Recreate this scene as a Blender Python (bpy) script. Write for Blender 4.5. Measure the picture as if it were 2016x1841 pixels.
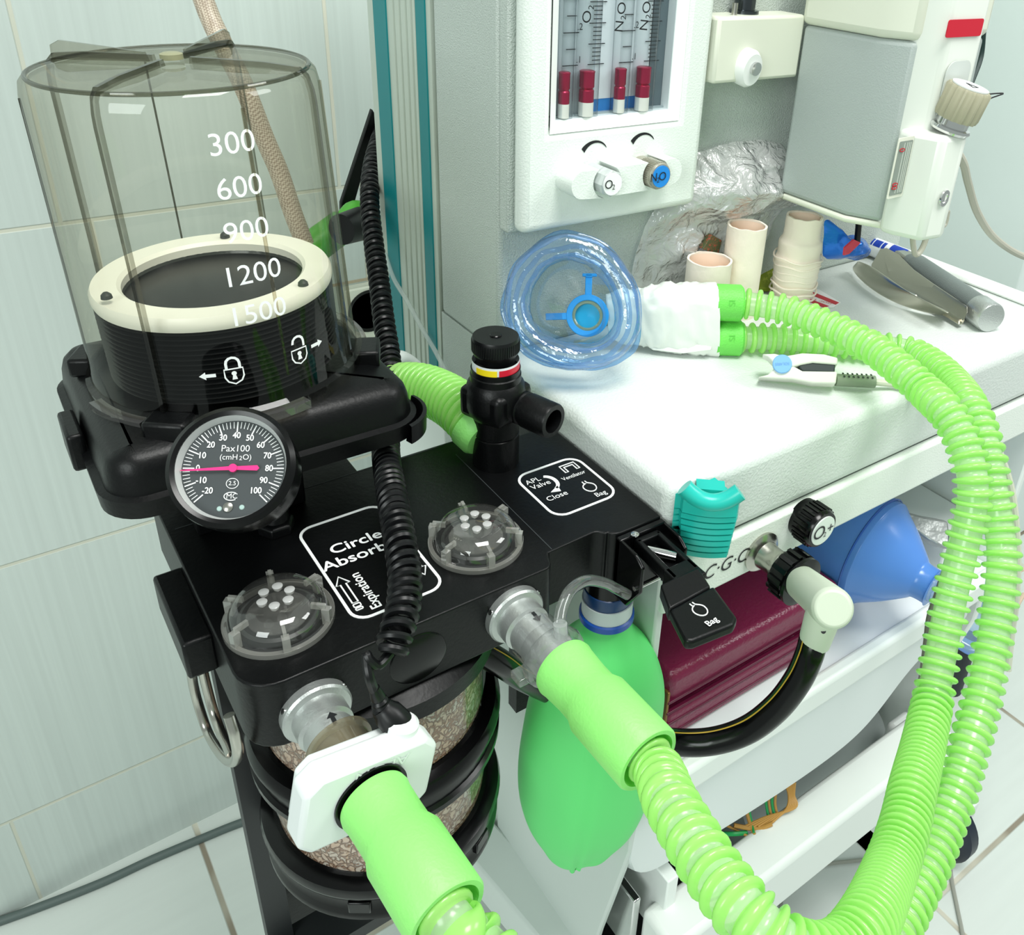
import bpy, bmesh, math, random
import numpy as np
from mathutils import Vector, Matrix, noise
R = math.radians; PI = math.pi; TAU = 2*PI
random.seed(7)
scene = bpy.context.scene
for o in list(bpy.data.objects): bpy.data.objects.remove(o)
C = scene.collection

# ---------------------------------------------------------------- camera, exposure, light
# lengths below are written in a unit U = 0.32 m measured from the camera's standing point; W() gives metres above the floor
U = 0.32
FLOOR = -3.70
CAMZ = -FLOOR*U
FPX, CX, CY = 1752.376, 1189.06, 726.90
EUL = (R(-38.035419), R(62.298314), R(3.579353))
ROT = Matrix.Rotation(EUL[0], 3, 'Z') @ Matrix.Rotation(EUL[1], 3, 'X') @ Matrix.Rotation(EUL[2], 3, 'Z')
cam = bpy.data.cameras.new('camera'); camo = bpy.data.objects.new('camera', cam); C.objects.link(camo)
cam.sensor_fit = 'HORIZONTAL'; cam.sensor_width = 36.0
cam.lens = FPX/2016*36.0
cam.shift_x = -(CX-1008)/2016; cam.shift_y = (CY-920.5)/2016
cam.clip_start = 0.02
camo.matrix_world = Matrix.Translation((0, 0, CAMZ)) @ ROT.to_4x4()
scene.camera = camo
scene.view_settings.view_transform = 'Standard'; scene.view_settings.look = 'None'
scene.view_settings.gamma = 1; scene.view_settings.use_curve_mapping = False
scene.view_settings.exposure = -0.10
scene.cycles.transparent_max_bounces = 32

world = bpy.data.worlds.new('world'); scene.world = world; world.use_nodes = True
bg = world.node_tree.nodes['Background']
bg.inputs[0].default_value = (0.88, 1.0, 0.94, 1); bg.inputs[1].default_value = 0.5

def area(name, loc, target, size, power, color=(1, 1, 1), sy=None):
    l = bpy.data.lights.new(name, 'AREA'); l.energy = power; l.color = color; l.size = size
    if sy: l.shape = 'RECTANGLE'; l.size_y = sy
    o = bpy.data.objects.new(name, l); C.objects.link(o); o.location = loc
    o.rotation_euler = (Vector(target)-Vector(loc)).to_track_quat('-Z', 'Y').to_euler()
    return o
area('ceiling_light_front', (0.35, -0.15, 2.75), (0.5, 0.45, 0.8), 0.75, 38, (1.0, 1.0, 0.97))
area('ceiling_light_right', (1.7, -0.5, 2.3), (0.6, 0.4, 0.6), 0.7, 19, (0.98, 1.0, 0.98))
area('fill_light_left', (-1.5, -0.7, 1.7), (0.2, 0.7, 0.5), 0.9, 26, (0.93, 1.0, 0.98))  # fill light added on the left to brighten the tiled wall, not a window

# ---------------------------------------------------------------- pixel -> place (on a known plane)
V = Vector
def ray(u, v): return ROT @ V(((u-CX)/FPX, -(v-CY)/FPX, -1))
def P(u, v, ax, val):
    d = ray(u, v); return d*(val/d[ax])
def D(u, v, depth): return ray(u, v)*depth
def W(p): return V((p[0]*U, p[1]*U, p[2]*U+CAMZ))

# ---------------------------------------------------------------- materials
MATS = {}
def nt(m): return m.node_tree.nodes, m.node_tree.links
def sr(c):
    if isinstance(c, str):
        c = [int(c[i:i+2], 16)/255 for i in (0, 2, 4)]
        c = [x/12.92 if x <= .04045 else ((x+.055)/1.055)**2.4 for x in c]
    return (*c[:3], 1)
def mat(name, color, rough=.45, metal=0, bump=None, spec=.5, coat=0, speck=None, trans=0, ior=1.45, sub=0):
    """bump=(scale,strength); speck=(scale,threshold,color,amount): surface dust or wear"""
    if name in MATS: return MATS[name]
    m = bpy.data.materials.new(name); m.use_nodes = True; MATS[name] = m
    N, L = nt(m); b = N['Principled BSDF']
    b.inputs['Base Color'].default_value = sr(color); b.inputs['Roughness'].default_value = rough
    b.inputs['Metallic'].default_value = metal; b.inputs['Specular IOR Level'].default_value = spec
    b.inputs['Coat Weight'].default_value = coat; b.inputs['Transmission Weight'].default_value = trans
    b.inputs['IOR'].default_value = ior
    if sub:
        b.inputs['Subsurface Weight'].default_value = sub; b.inputs['Subsurface Radius'].default_value = (.01, .01, .008)
    tc = N.new('ShaderNodeTexCoord')
    if bump:
        n = N.new('ShaderNodeTexNoise'); n.inputs['Scale'].default_value = bump[0]; n.inputs['Detail'].default_value = 3
        L.new(tc.outputs['Object'], n.inputs['Vector'])
        bp = N.new('ShaderNodeBump'); bp.inputs['Strength'].default_value = bump[1]; bp.inputs['Distance'].default_value = .002
        L.new(n.outputs['Fac'], bp.inputs['Height']); L.new(bp.outputs['Normal'], b.inputs['Normal'])
    if speck:
        n = N.new('ShaderNodeTexNoise'); n.inputs['Scale'].default_value = speck[0]; n.inputs['Detail'].default_value = 8
        n.inputs['Roughness'].default_value = .8
        L.new(tc.outputs['Object'], n.inputs['Vector'])
        r = N.new('ShaderNodeMapRange'); r.inputs['From Min'].default_value = speck[1]; r.inputs['From Max'].default_value = speck[1]+.08
        r.inputs['To Max'].default_value = speck[3]
        L.new(n.outputs['Fac'], r.inputs['Value'])
        mx = N.new('ShaderNodeMix'); mx.data_type = 'RGBA'
        mx.inputs[6].default_value = sr(color); mx.inputs[7].default_value = sr(speck[2])
        L.new(r.outputs['Result'], mx.inputs[0]); L.new(mx.outputs[2], b.inputs['Base Color'])
    return m
def clear(name, tint=(1, 1, 1), edge=(.7, .7, .68), gloss=1.0, body=0.0, bodycol=(.8, .8, .8), rough=.03, edgepow=.45, bump=None):
    """thin clear plastic or glass: light passes, the rim darkens, highlights reflect"""
    if name in MATS: return MATS[name]
    m = bpy.data.materials.new(name); m.use_nodes = True; MATS[name] = m
    N, L = nt(m); N.clear()
    out = N.new('ShaderNodeOutputMaterial')
    tr = N.new('ShaderNodeBsdfTransparent'); gl = N.new('ShaderNodeBsdfGlossy'); gl.inputs['Roughness'].default_value = rough
    lw = N.new('ShaderNodeLayerWeight'); lw.inputs['Blend'].default_value = edgepow
    mc = N.new('ShaderNodeMix'); mc.data_type = 'RGBA'; mc.inputs[6].default_value = sr(tint); mc.inputs[7].default_value = sr(edge)
    L.new(lw.outputs['Facing'], mc.inputs[0]); L.new(mc.outputs[2], tr.inputs['Color'])
    fr = N.new('ShaderNodeLayerWeight'); fr.inputs['Blend'].default_value = .5
    pw = N.new('ShaderNodeMath'); pw.operation = 'POWER'; pw.inputs[1].default_value = 4.0; L.new(fr.outputs['Facing'], pw.inputs[0])
    mu = N.new('ShaderNodeMath'); mu.operation = 'MULTIPLY_ADD'; mu.inputs[1].default_value = .5*gloss; mu.inputs[2].default_value = .035*gloss; mu.use_clamp = True
    L.new(pw.outputs[0], mu.inputs[0])
    if body:
        df = N.new('ShaderNodeBsdfDiffuse'); df.inputs['Color'].default_value = sr(bodycol)
        tl = N.new('ShaderNodeBsdfTranslucent'); tl.inputs['Color'].default_value = sr(bodycol)
        a = N.new('ShaderNodeMixShader'); a.inputs[0].default_value = .5
        L.new(df.outputs[0], a.inputs[1]); L.new(tl.outputs[0], a.inputs[2])
        b = N.new('ShaderNodeMixShader'); b.inputs[0].default_value = body
        L.new(tr.outputs[0], b.inputs[1]); L.new(a.outputs[0], b.inputs[2]); base = b
    else: base = tr
    s = N.new('ShaderNodeMixShader'); L.new(mu.outputs[0], s.inputs[0]); L.new(base.outputs[0], s.inputs[1]); L.new(gl.outputs[0], s.inputs[2])
    if bump:
        tc = N.new('ShaderNodeTexCoord'); n = N.new('ShaderNodeTexNoise'); n.inputs['Scale'].default_value = bump[0]; n.inputs['Detail'].default_value = 4
        n.inputs['Distortion'].default_value = 1.2
        L.new(tc.outputs['Object'], n.inputs['Vector'])
        bp = N.new('ShaderNodeBump'); bp.inputs['Strength'].default_value = bump[1]; bp.inputs['Distance'].default_value = .01
        L.new(n.outputs['Fac'], bp.inputs['Height'])
        L.new(bp.outputs['Normal'], gl.inputs['Normal']); L.new(bp.outputs['Normal'], fr.inputs['Normal']); L.new(bp.outputs['Normal'], lw.inputs['Normal'])
        if body: L.new(bp.outputs['Normal'], df.inputs['Normal'])
    L.new(s.outputs[0], out.inputs['Surface'])
    return m

def tile_mat(name, base, grout, axes, pitch, origin, g, streak_axis, rough=.2, streak=(.06, 260, 3), stagger=0):
    """glazed tiles: pitch/origin in metres along two object axes"""
    m = bpy.data.materials.new(name); m.use_nodes = True; N, L = nt(m); b = N['Principled BSDF']
    tc = N.new('ShaderNodeTexCoord'); sp = N.new('ShaderNodeSeparateXYZ'); L.new(tc.outputs['Object'], sp.inputs[0])
    ds = []
    for a, w, o in zip(axes, pitch, origin):
        s = N.new('ShaderNodeMath'); s.operation = 'SUBTRACT'; s.inputs[1].default_value = o; L.new(sp.outputs[a], s.inputs[0])
        if stagger and a == axes[0]:   # each course is laid a little further along than the one above
            r0 = N.new('ShaderNodeMath'); r0.operation = 'SUBTRACT'; r0.inputs[1].default_value = origin[1]; L.new(sp.outputs[axes[1]], r0.inputs[0])
            r1 = N.new('ShaderNodeMath'); r1.operation = 'DIVIDE'; r1.inputs[1].default_value = pitch[1]; L.new(r0.outputs[0], r1.inputs[0])
            r2 = N.new('ShaderNodeMath'); r2.operation = 'FLOOR'; L.new(r1.outputs[0], r2.inputs[0])
            r3 = N.new('ShaderNodeMath'); r3.operation = 'MULTIPLY_ADD'; r3.inputs[1].default_value = stagger; L.new(r2.outputs[0], r3.inputs[0]); L.new(s.outputs[0], r3.inputs[2]); s = r3
        pp = N.new('ShaderNodeMath'); pp.operation = 'PINGPONG'; pp.inputs[1].default_value = w/2; L.new(s.outputs[0], pp.inputs[0]); ds.append(pp)
    mn = N.new('ShaderNodeMath'); mn.operation = 'MINIMUM'; L.new(ds[0].outputs[0], mn.inputs[0]); L.new(ds[1].outputs[0], mn.inputs[1])
    mr = N.new('ShaderNodeMapRange'); mr.inputs['From Min'].default_value = g*.5; mr.inputs['From Max'].default_value = g*.9
    L.new(mn.outputs[0], mr.inputs['Value'])
    mp = N.new('ShaderNodeMapping'); sc = [streak[1]]*3; sc[streak_axis] = streak[2]; mp.inputs['Scale'].default_value = sc
    L.new(tc.outputs['Object'], mp.inputs[0])
    n = N.new('ShaderNodeTexNoise'); n.inputs['Scale'].default_value = 1; n.inputs['Detail'].default_value = 4; L.new(mp.outputs[0], n.inputs['Vector'])
    cr = N.new('ShaderNodeMix'); cr.data_type = 'RGBA'
    c = V(sr(base)[:3]); cr.inputs[6].default_value = (*(c*(1-streak[0]*2)), 1); cr.inputs[7].default_value = (*(c*(1+streak[0])), 1)
    L.new(n.outputs['Fac'], cr.inputs[0])
    gn = N.new('ShaderNodeTexNoise'); gn.inputs['Scale'].default_value = 6; L.new(tc.outputs['Object'], gn.inputs['Vector'])
    gc = N.new('ShaderNodeMix'); gc.data_type = 'RGBA'; gc.inputs[6].default_value = sr(grout); gc.inputs[7].default_value = sr('cfcdbd')
    gr = N.new('ShaderNodeMapRange'); gr.inputs['From Min'].default_value = .45; gr.inputs['From Max'].default_value = .6; L.new(gn.outputs['Fac'], gr.inputs['Value']); L.new(gr.outputs[0], gc.inputs[0])
    mx = N.new('ShaderNodeMix'); mx.data_type = 'RGBA'; L.new(mr.outputs[0], mx.inputs[0]); L.new(gc.outputs[2], mx.inputs[6]); L.new(cr.outputs[2], mx.inputs[7])
    L.new(mx.outputs[2], b.inputs['Base Color'])
    rr = N.new('ShaderNodeMapRange'); rr.inputs['To Min'].default_value = .8; rr.inputs['To Max'].default_value = rough; L.new(mr.outputs[0], rr.inputs['Value']); L.new(rr.outputs[0], b.inputs['Roughness'])
    bp = N.new('ShaderNodeBump'); bp.inputs['Strength'].default_value = .5; bp.inputs['Distance'].default_value = .0015
    L.new(mr.outputs[0], bp.inputs['Height']); L.new(bp.outputs['Normal'], b.inputs['Normal'])
    return m

# ---------------------------------------------------------------- geometry
def bmnew(): return bmesh.new()
def frame(o, z, x=None):
    """matrix with origin o, local z along z, local x near x"""
    z = V(z).normalized()
    if x is None: x = V((1, 0, 0)) if abs(z.x) < .8 else V((0, 1, 0))
    x = V(x); x = (x - z*x.dot(z)).normalized(); y = z.cross(x)
    m = Matrix.Identity(4)
    for i in range(3): m[i][0] = x[i]; m[i][1] = y[i]; m[i][2] = z[i]; m[i][3] = o[i]
    return m
def box(bm, a, b, M=None, taper=1):
    x0, y0, z0 = a; x1, y1, z1 = b
    vs = [V((x, y, z)) for z in (z0, z1) for y in (y0, y1) for x in (x0, x1)]
    if M: vs = [M @ v for v in vs]
    v = [bm.verts.new(p) for p in vs]
    for f in ((0, 2, 3, 1), (4, 5, 7, 6), (0, 1, 5, 4), (2, 6, 7, 3), (0, 4, 6, 2), (1, 3, 7, 5)): bm.faces.new([v[i] for i in f])
    return bm
def lathe(bm, M, prof, n=40, sx=1, sy=1, cap0=True, cap1=True, close=False, a0=0, a1=TAU):
    """prof [(r,h)] around local z of M"""
    rings = []
    full = abs(a1-a0-TAU) < 1e-6
    cnt = n if full else n+1
    for r, h in prof:
        rings.append([bm.verts.new(M @ V((r*sx*math.cos(a0+(a1-a0)*i/n), r*sy*math.sin(a0+(a1-a0)*i/n), h))) for i in range(cnt)])
    m = len(rings)
    for k in range(m if close else m-1):
        A, B = rings[k], rings[(k+1) % m]
        for i in range(n):
            j = (i+1) % cnt
            bm.faces.new((A[i], A[j], B[j], B[i]))
    if not close and full:
        if cap0: bm.faces.new(rings[0][::-1])
        if cap1: bm.faces.new(rings[-1])
    return bm
def cyl(bm, p0, p1, r0, r1=None, n=24, x=None):
    p0, p1 = V(p0), V(p1); r1 = r0 if r1 is None else r1
    return lathe(bm, frame(p0, p1-p0, x), [(r0, 0), (r1, (p1-p0).length)], n)
def smooth_path(pts, n=8, closed=False):
    pts = [V(p) for p in pts]; out = []; m = len(pts)
    for i in range(m if closed else m-1):
        g = (lambda k: pts[k % m]) if closed else (lambda k: pts[max(0, min(m-1, k))])
        a, b, c, d = g(i-1), g(i), g(i+1), g(i+2)
        for k in range(n):
            t = k/n
            out.append(.5*((2*b)+(c-a)*t+(2*a-5*b+4*c-d)*t*t+(3*b-a-3*c+d)*t**3))
    if not closed: out.append(pts[-1])
    return out
def resample(pts, step):
    L = [0]
    for a, b in zip(pts, pts[1:]): L.append(L[-1]+(b-a).length)
    n = max(2, int(round(L[-1]/step))+1); out = []; k = 0
    for i in range(n):
        s = L[-1]*i/(n-1)
        while k < len(L)-2 and L[k+1] < s: k += 1
        t = (s-L[k])/max(1e-9, L[k+1]-L[k]); out.append(pts[k].lerp(pts[k+1], min(1, t)))
    return out
def frames(pts, closed=False):
    T = []
    n = len(pts)
    for i in range(n):
        a = pts[(i-1) % n] if closed else pts[max(0, i-1)]; b = pts[(i+1) % n] if closed else pts[min(n-1, i+1)]
        T.append((b-a).normalized())
    x = T[0].orthogonal().normalized(); F = []
    for t in T:
        x = (x - t*x.dot(t)).normalized(); F.append((x, t.cross(x)))
    return T, F
def tube(bm, pts, r, n=12, closed=False, caps=True, sx=1, mats=None):
    pts = [V(p) for p in pts]; T, F = frames(pts, closed); rings = []
    for i, p in enumerate(pts):
        rr = r[i] if hasattr(r, '__len__') else r
        x, y = F[i]
        rings.append([bm.verts.new(p+x*rr*math.cos(TAU*k/n)+y*rr*sx*math.sin(TAU*k/n)) for k in range(n)])
    m = len(rings)
    for k in range(m if closed else m-1):
        A, B = rings[k], rings[(k+1) % m]
        for i in range(n):
            f = bm.faces.new((A[i], A[(i+1) % n], B[(i+1) % n], B[i]))
            if mats: f.material_index = mats[k]
    if caps and not closed: bm.faces.new(rings[0][::-1]); bm.faces.new(rings[-1])
    return bm
def prism(bm, poly, d):
    a = [bm.verts.new(V(p)) for p in poly]; b = [bm.verts.new(V(p)+V(d)) for p in poly]; n = len(a)
    bm.faces.new(a[::-1]); bm.faces.new(b)
    for i in range(n): bm.faces.new((a[i], a[(i+1) % n], b[(i+1) % n], b[i]))
    return bm
def rrect(x0, y0, x1, y1, r, n=6, rs=None):
    rs = rs or [r]*4; out = []
    for (cx, cy, a), q in zip(((x1, y1, 0), (x0, y1, 90), (x0, y0, 180), (x1, y0, 270)), rs):
        sx = -1 if cx == x1 else 1; sy = -1 if cy == y1 else 1
        for k in range(n+1):
            t = R(a+90*k/n); out.append((cx+sx*q+q*math.cos(t), cy+sy*q+q*math.sin(t)))
    return out
def strip(bm, pts, w, M, h=.0012, closed=True):
    """thin printed line in the local xy plane of M"""
    pts = [V((p[0], p[1], 0)) for p in pts]; n = len(pts); I, O = [], []
    for i in range(n):
        a = pts[(i-1) % n] if closed else pts[max(0, i-1)]; b = pts[(i+1) % n] if closed else pts[min(n-1, i+1)]
        t = (b-a).normalized(); nn = V((-t.y, t.x, 0))*w/2
        I.append(pts[i]-nn); O.append(pts[i]+nn)
    i0 = [bm.verts.new(M @ V((p.x, p.y, h))) for p in I]; o0 = [bm.verts.new(M @ V((p.x, p.y, h))) for p in O]
    i1 = [bm.verts.new(M @ p) for p in I]; o1 = [bm.verts.new(M @ p) for p in O]
    for k in range(n if closed else n-1):
        j = (k+1) % n
        bm.faces.new((i0[k], i0[j], o0[j], o0[k])); bm.faces.new((i1[k], i1[j], i0[j], i0[k])); bm.faces.new((o0[k], o0[j], o1[j], o1[k]))
    return bm
def flat(bm, pts, M, h=.0012):
    return prism(bm, [M @ V((p[0], p[1], 0)) for p in pts], (M.to_3x3() @ V((0, 0, 1)))*h)
_fonts = {}
def text_geo(s, size):
    cu = bpy.data.curves.new('t', 'FONT'); cu.body = s; cu.size = size; cu.align_x = 'CENTER'; cu.align_y = 'CENTER'; cu.resolution_u = 4
    o = bpy.data.objects.new('t', cu); C.objects.link(o)
    bpy.context.view_layer.update()
    me = o.to_mesh(); vs = [v.co.copy() for v in me.vertices]; fs = [tuple(p.vertices) for p in me.polygons]
    o.to_mesh_clear(); bpy.data.objects.remove(o); bpy.data.curves.remove(cu)
    return vs, fs
def text(bm, s, size, fn, h=.0012, sx=1, bold=0, shear=0):
    """lettering laid on a surface; fn(x,y,h) gives the place"""
    if isinstance(fn, Matrix): M = fn; fn = lambda x, y, z: M @ V((x, y, z))
    vs, fs = text_geo(s, size)
    offs = [(0, 0)] if not bold else [(0, 0), (bold, 0), (-bold, 0), (0, bold), (0, -bold)]
    for k, (ox, oy) in enumerate(offs):
        v = [bm.verts.new(fn((p.x+p.y*shear)*sx+ox, p.y+oy, h+k*.00005)) for p in vs]
        for f in fs:
            try: bm.faces.new([v[i] for i in f])
            except ValueError: pass
    return bm

# ---------------------------------------------------------------- objects
def tag(o, label=None, cat=None, group=None, kind=None):
    if label: o['label'] = label
    if cat: o['category'] = cat
    if group: o['group'] = group
    if kind: o['kind'] = kind
    return o
def thing(name, p, label, cat, group=None):
    o = bpy.data.objects.new(name, None); C.objects.link(o); o.location = W(p); o.empty_display_size = .02
    bpy.context.view_layer.update()
    return tag(o, label, cat, group)
def root_of(o):
    while o.parent: o = o.parent
    return o
XF = [None]   # a lean applied to the parts being built (the jar stands slightly out of plumb)
def mk(name, bm, m, parent=None, bev=0, ang=35, seg=2, org=None, label=None, cat=None, group=None, kind=None, rn=True):
    if rn: bmesh.ops.recalc_face_normals(bm, faces=bm.faces)
    me = bpy.data.meshes.new(name)
    if parent: base = root_of(parent).location.copy()
    else:
        zs = [v.co for v in bm.verts]
        base = W(org) if org else W((sum(v.x for v in zs)/len(zs), sum(v.y for v in zs)/len(zs), min(v.z for v in zs)))
    if XF[0]:
        for v in bm.verts: v.co = XF[0] @ v.co
    for v in bm.verts: v.co = W(v.co)-base
    for f in bm.faces: f.smooth = True
    bm.to_mesh(me); bm.free()
    for q in (m if isinstance(m, (list, tuple)) else [m]): me.materials.append(q)
    me.set_sharp_from_angle(angle=R(ang))
    o = bpy.data.objects.new(name, me); C.objects.link(o)
    if parent: o.parent = parent
    else: o.location = base
    if bev:
        b = o.modifiers.new('bevel', 'BEVEL'); b.width = bev*U; b.segments = seg; b.limit_method = 'ANGLE'; b.angle_limit = R(30); b.harden_normals = False
    return tag(o, label, cat, group, kind)

# palette
white = mat('white_painted_metal', 'e9efe8', .42, bump=(700, .25))
white_s = mat('white_smooth_paint', 'e8eeea', .35)
grey_tex = mat('textured_pale_grey_paint', 'c3ccc6', .5, bump=(900, .7))
cream = mat('cream_plastic', 'dcdfcf', .4)
alu = mat('brushed_aluminium', 'c9cdcb', .32, .85, bump=(900, .15))
chrome = mat('chrome', 'd8d8d8', .12, 1)
steel = mat('steel', 'b8b6ae', .25, 1)
black = mat('black_plastic', '060708', .38, spec=.3, speck=(900, .66, '2c3031', .5), bump=(400, .08))
black_g = mat('black_gloss_plastic', '050506', .2, spec=.35, speck=(700, .68, '202325', .5))
black_r = mat('black_rubber', '07080a', .36, spec=.4)
ink_w = mat('white_print', 'f0f3f2', .5)
ink_k = mat('black_print', '15171a', .5)
teal = mat('teal_strip', '067f84', .4)
green_c = mat('green_rubber_cuff', '8fdf76', .45, bump=(500, .15), sub=.12)
red = mat('red_print', 'c21027', .4)
clear_p = clear('clear_plastic', (1, 1, 1), (.62, .62, .58), 1.2)

# ================================================================ THE ROOM
XL = .9915
def struct(name, bm, m, org=None, bev=0): return mk(name, bm, m, org=org or (0, 0, FLOOR), kind='structure', bev=bev)
wall_tile = tile_mat('wall_tiles', 'c5cfca', 'c6c8b9', (0, 2), (.864*U, 1.135*U), (.25*U, (-.945-FLOOR)*U), 0.0028, 2, streak=(.07, 170, 2.5), stagger=.08*U)
floor_tile = tile_mat('floor_tiles', 'd3dad5', '8d8474', (0, 1), (1.22*U, 1.22*U), (.215*U, .9*U), .005, 0, rough=.25, streak=(.03, 60, 5))
paint_w = mat('wall_paint_pale_green', 'c6d4cc', .6, bump=(60, .05))
bm = box(bmnew(), (-3.5, 3, FLOOR), (1.9, 3.3, 2.6)); struct('wall_back', bm, wall_tile)
bm = box(bmnew(), (1.9, 2.98, FLOOR), (9.5, 3.3, 2.6)); struct('wall_back_right', bm, paint_w)
bm = box(bmnew(), (-3.5, -4, FLOOR-.1), (9.5, 3.3, FLOOR)); struct('floor', bm, floor_tile)
# white partition at the right, behind the trolley
xa = P(1832, 1160, 1, 2.12).x
bm = box(bmnew(), (xa, 2.12, FLOOR), (9.0, 2.98, 2.6)); struct('wall_right', bm, mat('partition_white', 'dfe8e6', .5), bev=.02)

# ================================================================ THE TROLLEY
t = thing('anesthesia_trolley', (1.7, 1.5, FLOOR), 'white anaesthesia machine trolley with worktop, open shelf, drawers and tall ribbed column', 'medical trolley')
TR = t
# worktop
bm = box(bmnew(), (XL, 1.03, -1.19), (2.58, 1.75, -1.0))
mk('worktop', bm, mat('worktop_paint', 'd4dad6', .40, bump=(500, .3)), t, bev=.028, seg=4)
bm = box(bmnew(), (XL+.004, 1.022, -1.322), (2.57, 1.75, -1.194)); fp = mk('front_panel', bm, white, t, bev=.008)
bm = box(bmnew(), (XL+.02, 1.045, -1.197), (2.55, 1.7, -1.188)); mk('seam', bm, mat('seam_shadow_gap', '5b605d', .8), t)
# raised rim along the right edge of the worktop
bm = box(bmnew(), (2.50, 1.04, -1.0), (2.57, 1.72, -.982)); mk('edge_rim', bm, white, t, bev=.012)
# rear column and panel
bm = box(bmnew(), (XL, 1.69, -1.0), (2.57, 1.99, .35)); mk('upper_cabinet', bm, grey_tex, t, bev=.012)
bm = box(bmnew(), (XL, 1.69, -1.9), (XL+.011, 1.99, -1.0)); mk('column_side', bm, grey_tex, t)
bm = box(bmnew(), (XL+.012, 1.70, -3.3), (2.55, 1.985, -1.0)); mk('rear_cabinet', bm, mat('rear_cabinet_paint', 'cdd5cf', .5, bump=(900, .3)), t, bev=.01)
# ribbed aluminium post with teal strips
poly = [(XL+.06, 2.36), (XL, 2.36), (XL, 1.995)]
pr = [(XL, 2.36)]
y = 2.235
ys = [2.2, 2.165, 2.13, 2.10, 2.075]
for q in ys: pr += [(XL, q+.006), (XL+.010, q+.003), (XL+.010, q-.003), (XL, q-.006)]
pr += [(XL, 2.0), (XL+.25, 2.0), (XL+.25, 2.36)]
bm = prism(bmnew(), [(x, y, -1.27) for x, y in pr], (0, 0, 1.65)); post = mk('ribbed_post', bm, mat('ribbed_aluminium', 'c2cbc0', .45, .15), t)
for a, b in ((2.24, 2.316), (2.022, 2.07)):
    mk('teal_strip', box(bmnew(), (XL-.004, a, -1.27), (XL+.01, b, .38)), teal, post)
bm = box(bmnew(), (XL+.004, 2.0, -3.3), (XL+.4, 2.40, -1.27)); mk('lower_post', bm, white_s, t, bev=.01)
# left side panel below the worktop
sp = [(1.70, -1.19), (1.70, -3.2), (1.22, -3.2), (1.13, -2.6), (1.04, -2.13), (1.035, -1.19)]
bm = prism(bmnew(), [(XL, y, z) for y, z in sp], (.022, 0, 0)); mk('side_panel', bm, mat('side_panel_paint', 'c9d2cd', .4), t, bev=.006)
bm = prism(bmnew(), [(2.50, y, z) for y, z in sp], (.03, 0, 0)); mk('side_panel', bm, white_s, t, bev=.006)
# shelf
bm = box(bmnew(), (XL+.03, 1.03, -1.93), (2.5, 1.75, -1.885)); sh = mk('shelf', bm, mat('shelf_paint', 'e3e8ea', .3), t, bev=.006)
bm = box(bmnew(), (XL+.01, .99, -1.95), (2.5, 1.035, -1.86)); mk('shelf_lip', bm, white_s, t, bev=.014, seg=3)
# drawer: bowed white front with an S-curved lower edge
def zlow(x): # lower edge: deep on the left, raised for the hand in the middle
    k = (x-1.02)/(2.42-1.02)
    return -2.30 + .0*k + .20*(1/(1+math.exp(-(k-.72)*22)))
px = [1.0+.02*i for i in range(73)]
top = [(x, -1.95) for x in px]
def yb(x): return 1.04-.035*math.sin(PI*max(0, min(1, (x-1.0)/1.44)))
bm = bmnew(); rows = 14; g = []
for x in px:
    e = max(0, (1.0+.11-x)/.11)
    zl = zlow(x) + .12*(1-math.sqrt(max(0, 1-e*e)))
    col = []
    for j in range(rows+1):
        s = j/rows; z = -1.955+(zl+1.955)*s
        col.append((x, yb(x)+(.045*(1-s)**3 if s < .35 else .0)*0+.03*max(0, (s-.9)/.1)**2, z))
    g.append(col)
F_ = [[bm.verts.new(p) for p in c] for c in g]; B_ = [[bm.verts.new((p[0], p[1]+.05, p[2])) for p in c] for c in g]
n = len(px)
for i in range(n-1):
    for j in range(rows):
        bm.faces.new((F_[i][j], F_[i+1][j], F_[i+1][j+1], F_[i][j+1])); bm.faces.new((B_[i][j+1], B_[i+1][j+1], B_[i+1][j], B_[i][j]))
    bm.faces.new((F_[i][rows], F_[i+1][rows], B_[i+1][rows], B_[i][rows])); bm.faces.new((B_[i][0], B_[i+1][0], F_[i+1][0], F_[i][0]))
for j in range(rows):
    bm.faces.new((F_[0][j], F_[0][j+1], B_[0][j+1], B_[0][j])); bm.faces.new((F_[-1][j], B_[-1][j], B_[-1][j+1], F_[-1][j+1]))
mk('drawer', bm, mat('drawer_front_paint', 'dbe2e1', .32), t)
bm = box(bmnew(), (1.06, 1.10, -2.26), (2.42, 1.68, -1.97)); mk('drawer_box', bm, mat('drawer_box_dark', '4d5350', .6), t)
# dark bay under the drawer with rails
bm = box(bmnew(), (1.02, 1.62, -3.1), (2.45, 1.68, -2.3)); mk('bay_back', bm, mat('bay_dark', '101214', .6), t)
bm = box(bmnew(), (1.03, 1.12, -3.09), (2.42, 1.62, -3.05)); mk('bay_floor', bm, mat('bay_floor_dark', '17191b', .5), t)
dz_ = P(1640, 1490, 1, 1.22).z
bm = cyl(bmnew(), (1.66, 1.30, dz_-.04), (2.40, 1.30, dz_-.04), .13, n=32); mk('grey_drum', bm, mat('bay_grey', '8e9694', .4), t)
a = P(1262, 1745, 2, -2.40); b2 = P(1310, 1800, 2, -2.5)
bm = box(bmnew(), (1.13, 1.02, -2.62), (1.17, 1.5, -2.35)); mk('drawer_rail', bm, white_s, t, bev=.004)
bm = box(bmnew(), (1.05, 1.06, -2.66), (1.075, 1.5, -2.42)); mk('drawer_rail', bm, chrome, t, bev=.004)
# base beam across the front
bm = box(bmnew(), (1.08, .92, -2.70), (2.36, 1.06, -2.475)); mk('base_beam', bm, mat('beam_paint', 'e1e7e2', .4), t, bev=.02, seg=3)
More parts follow.
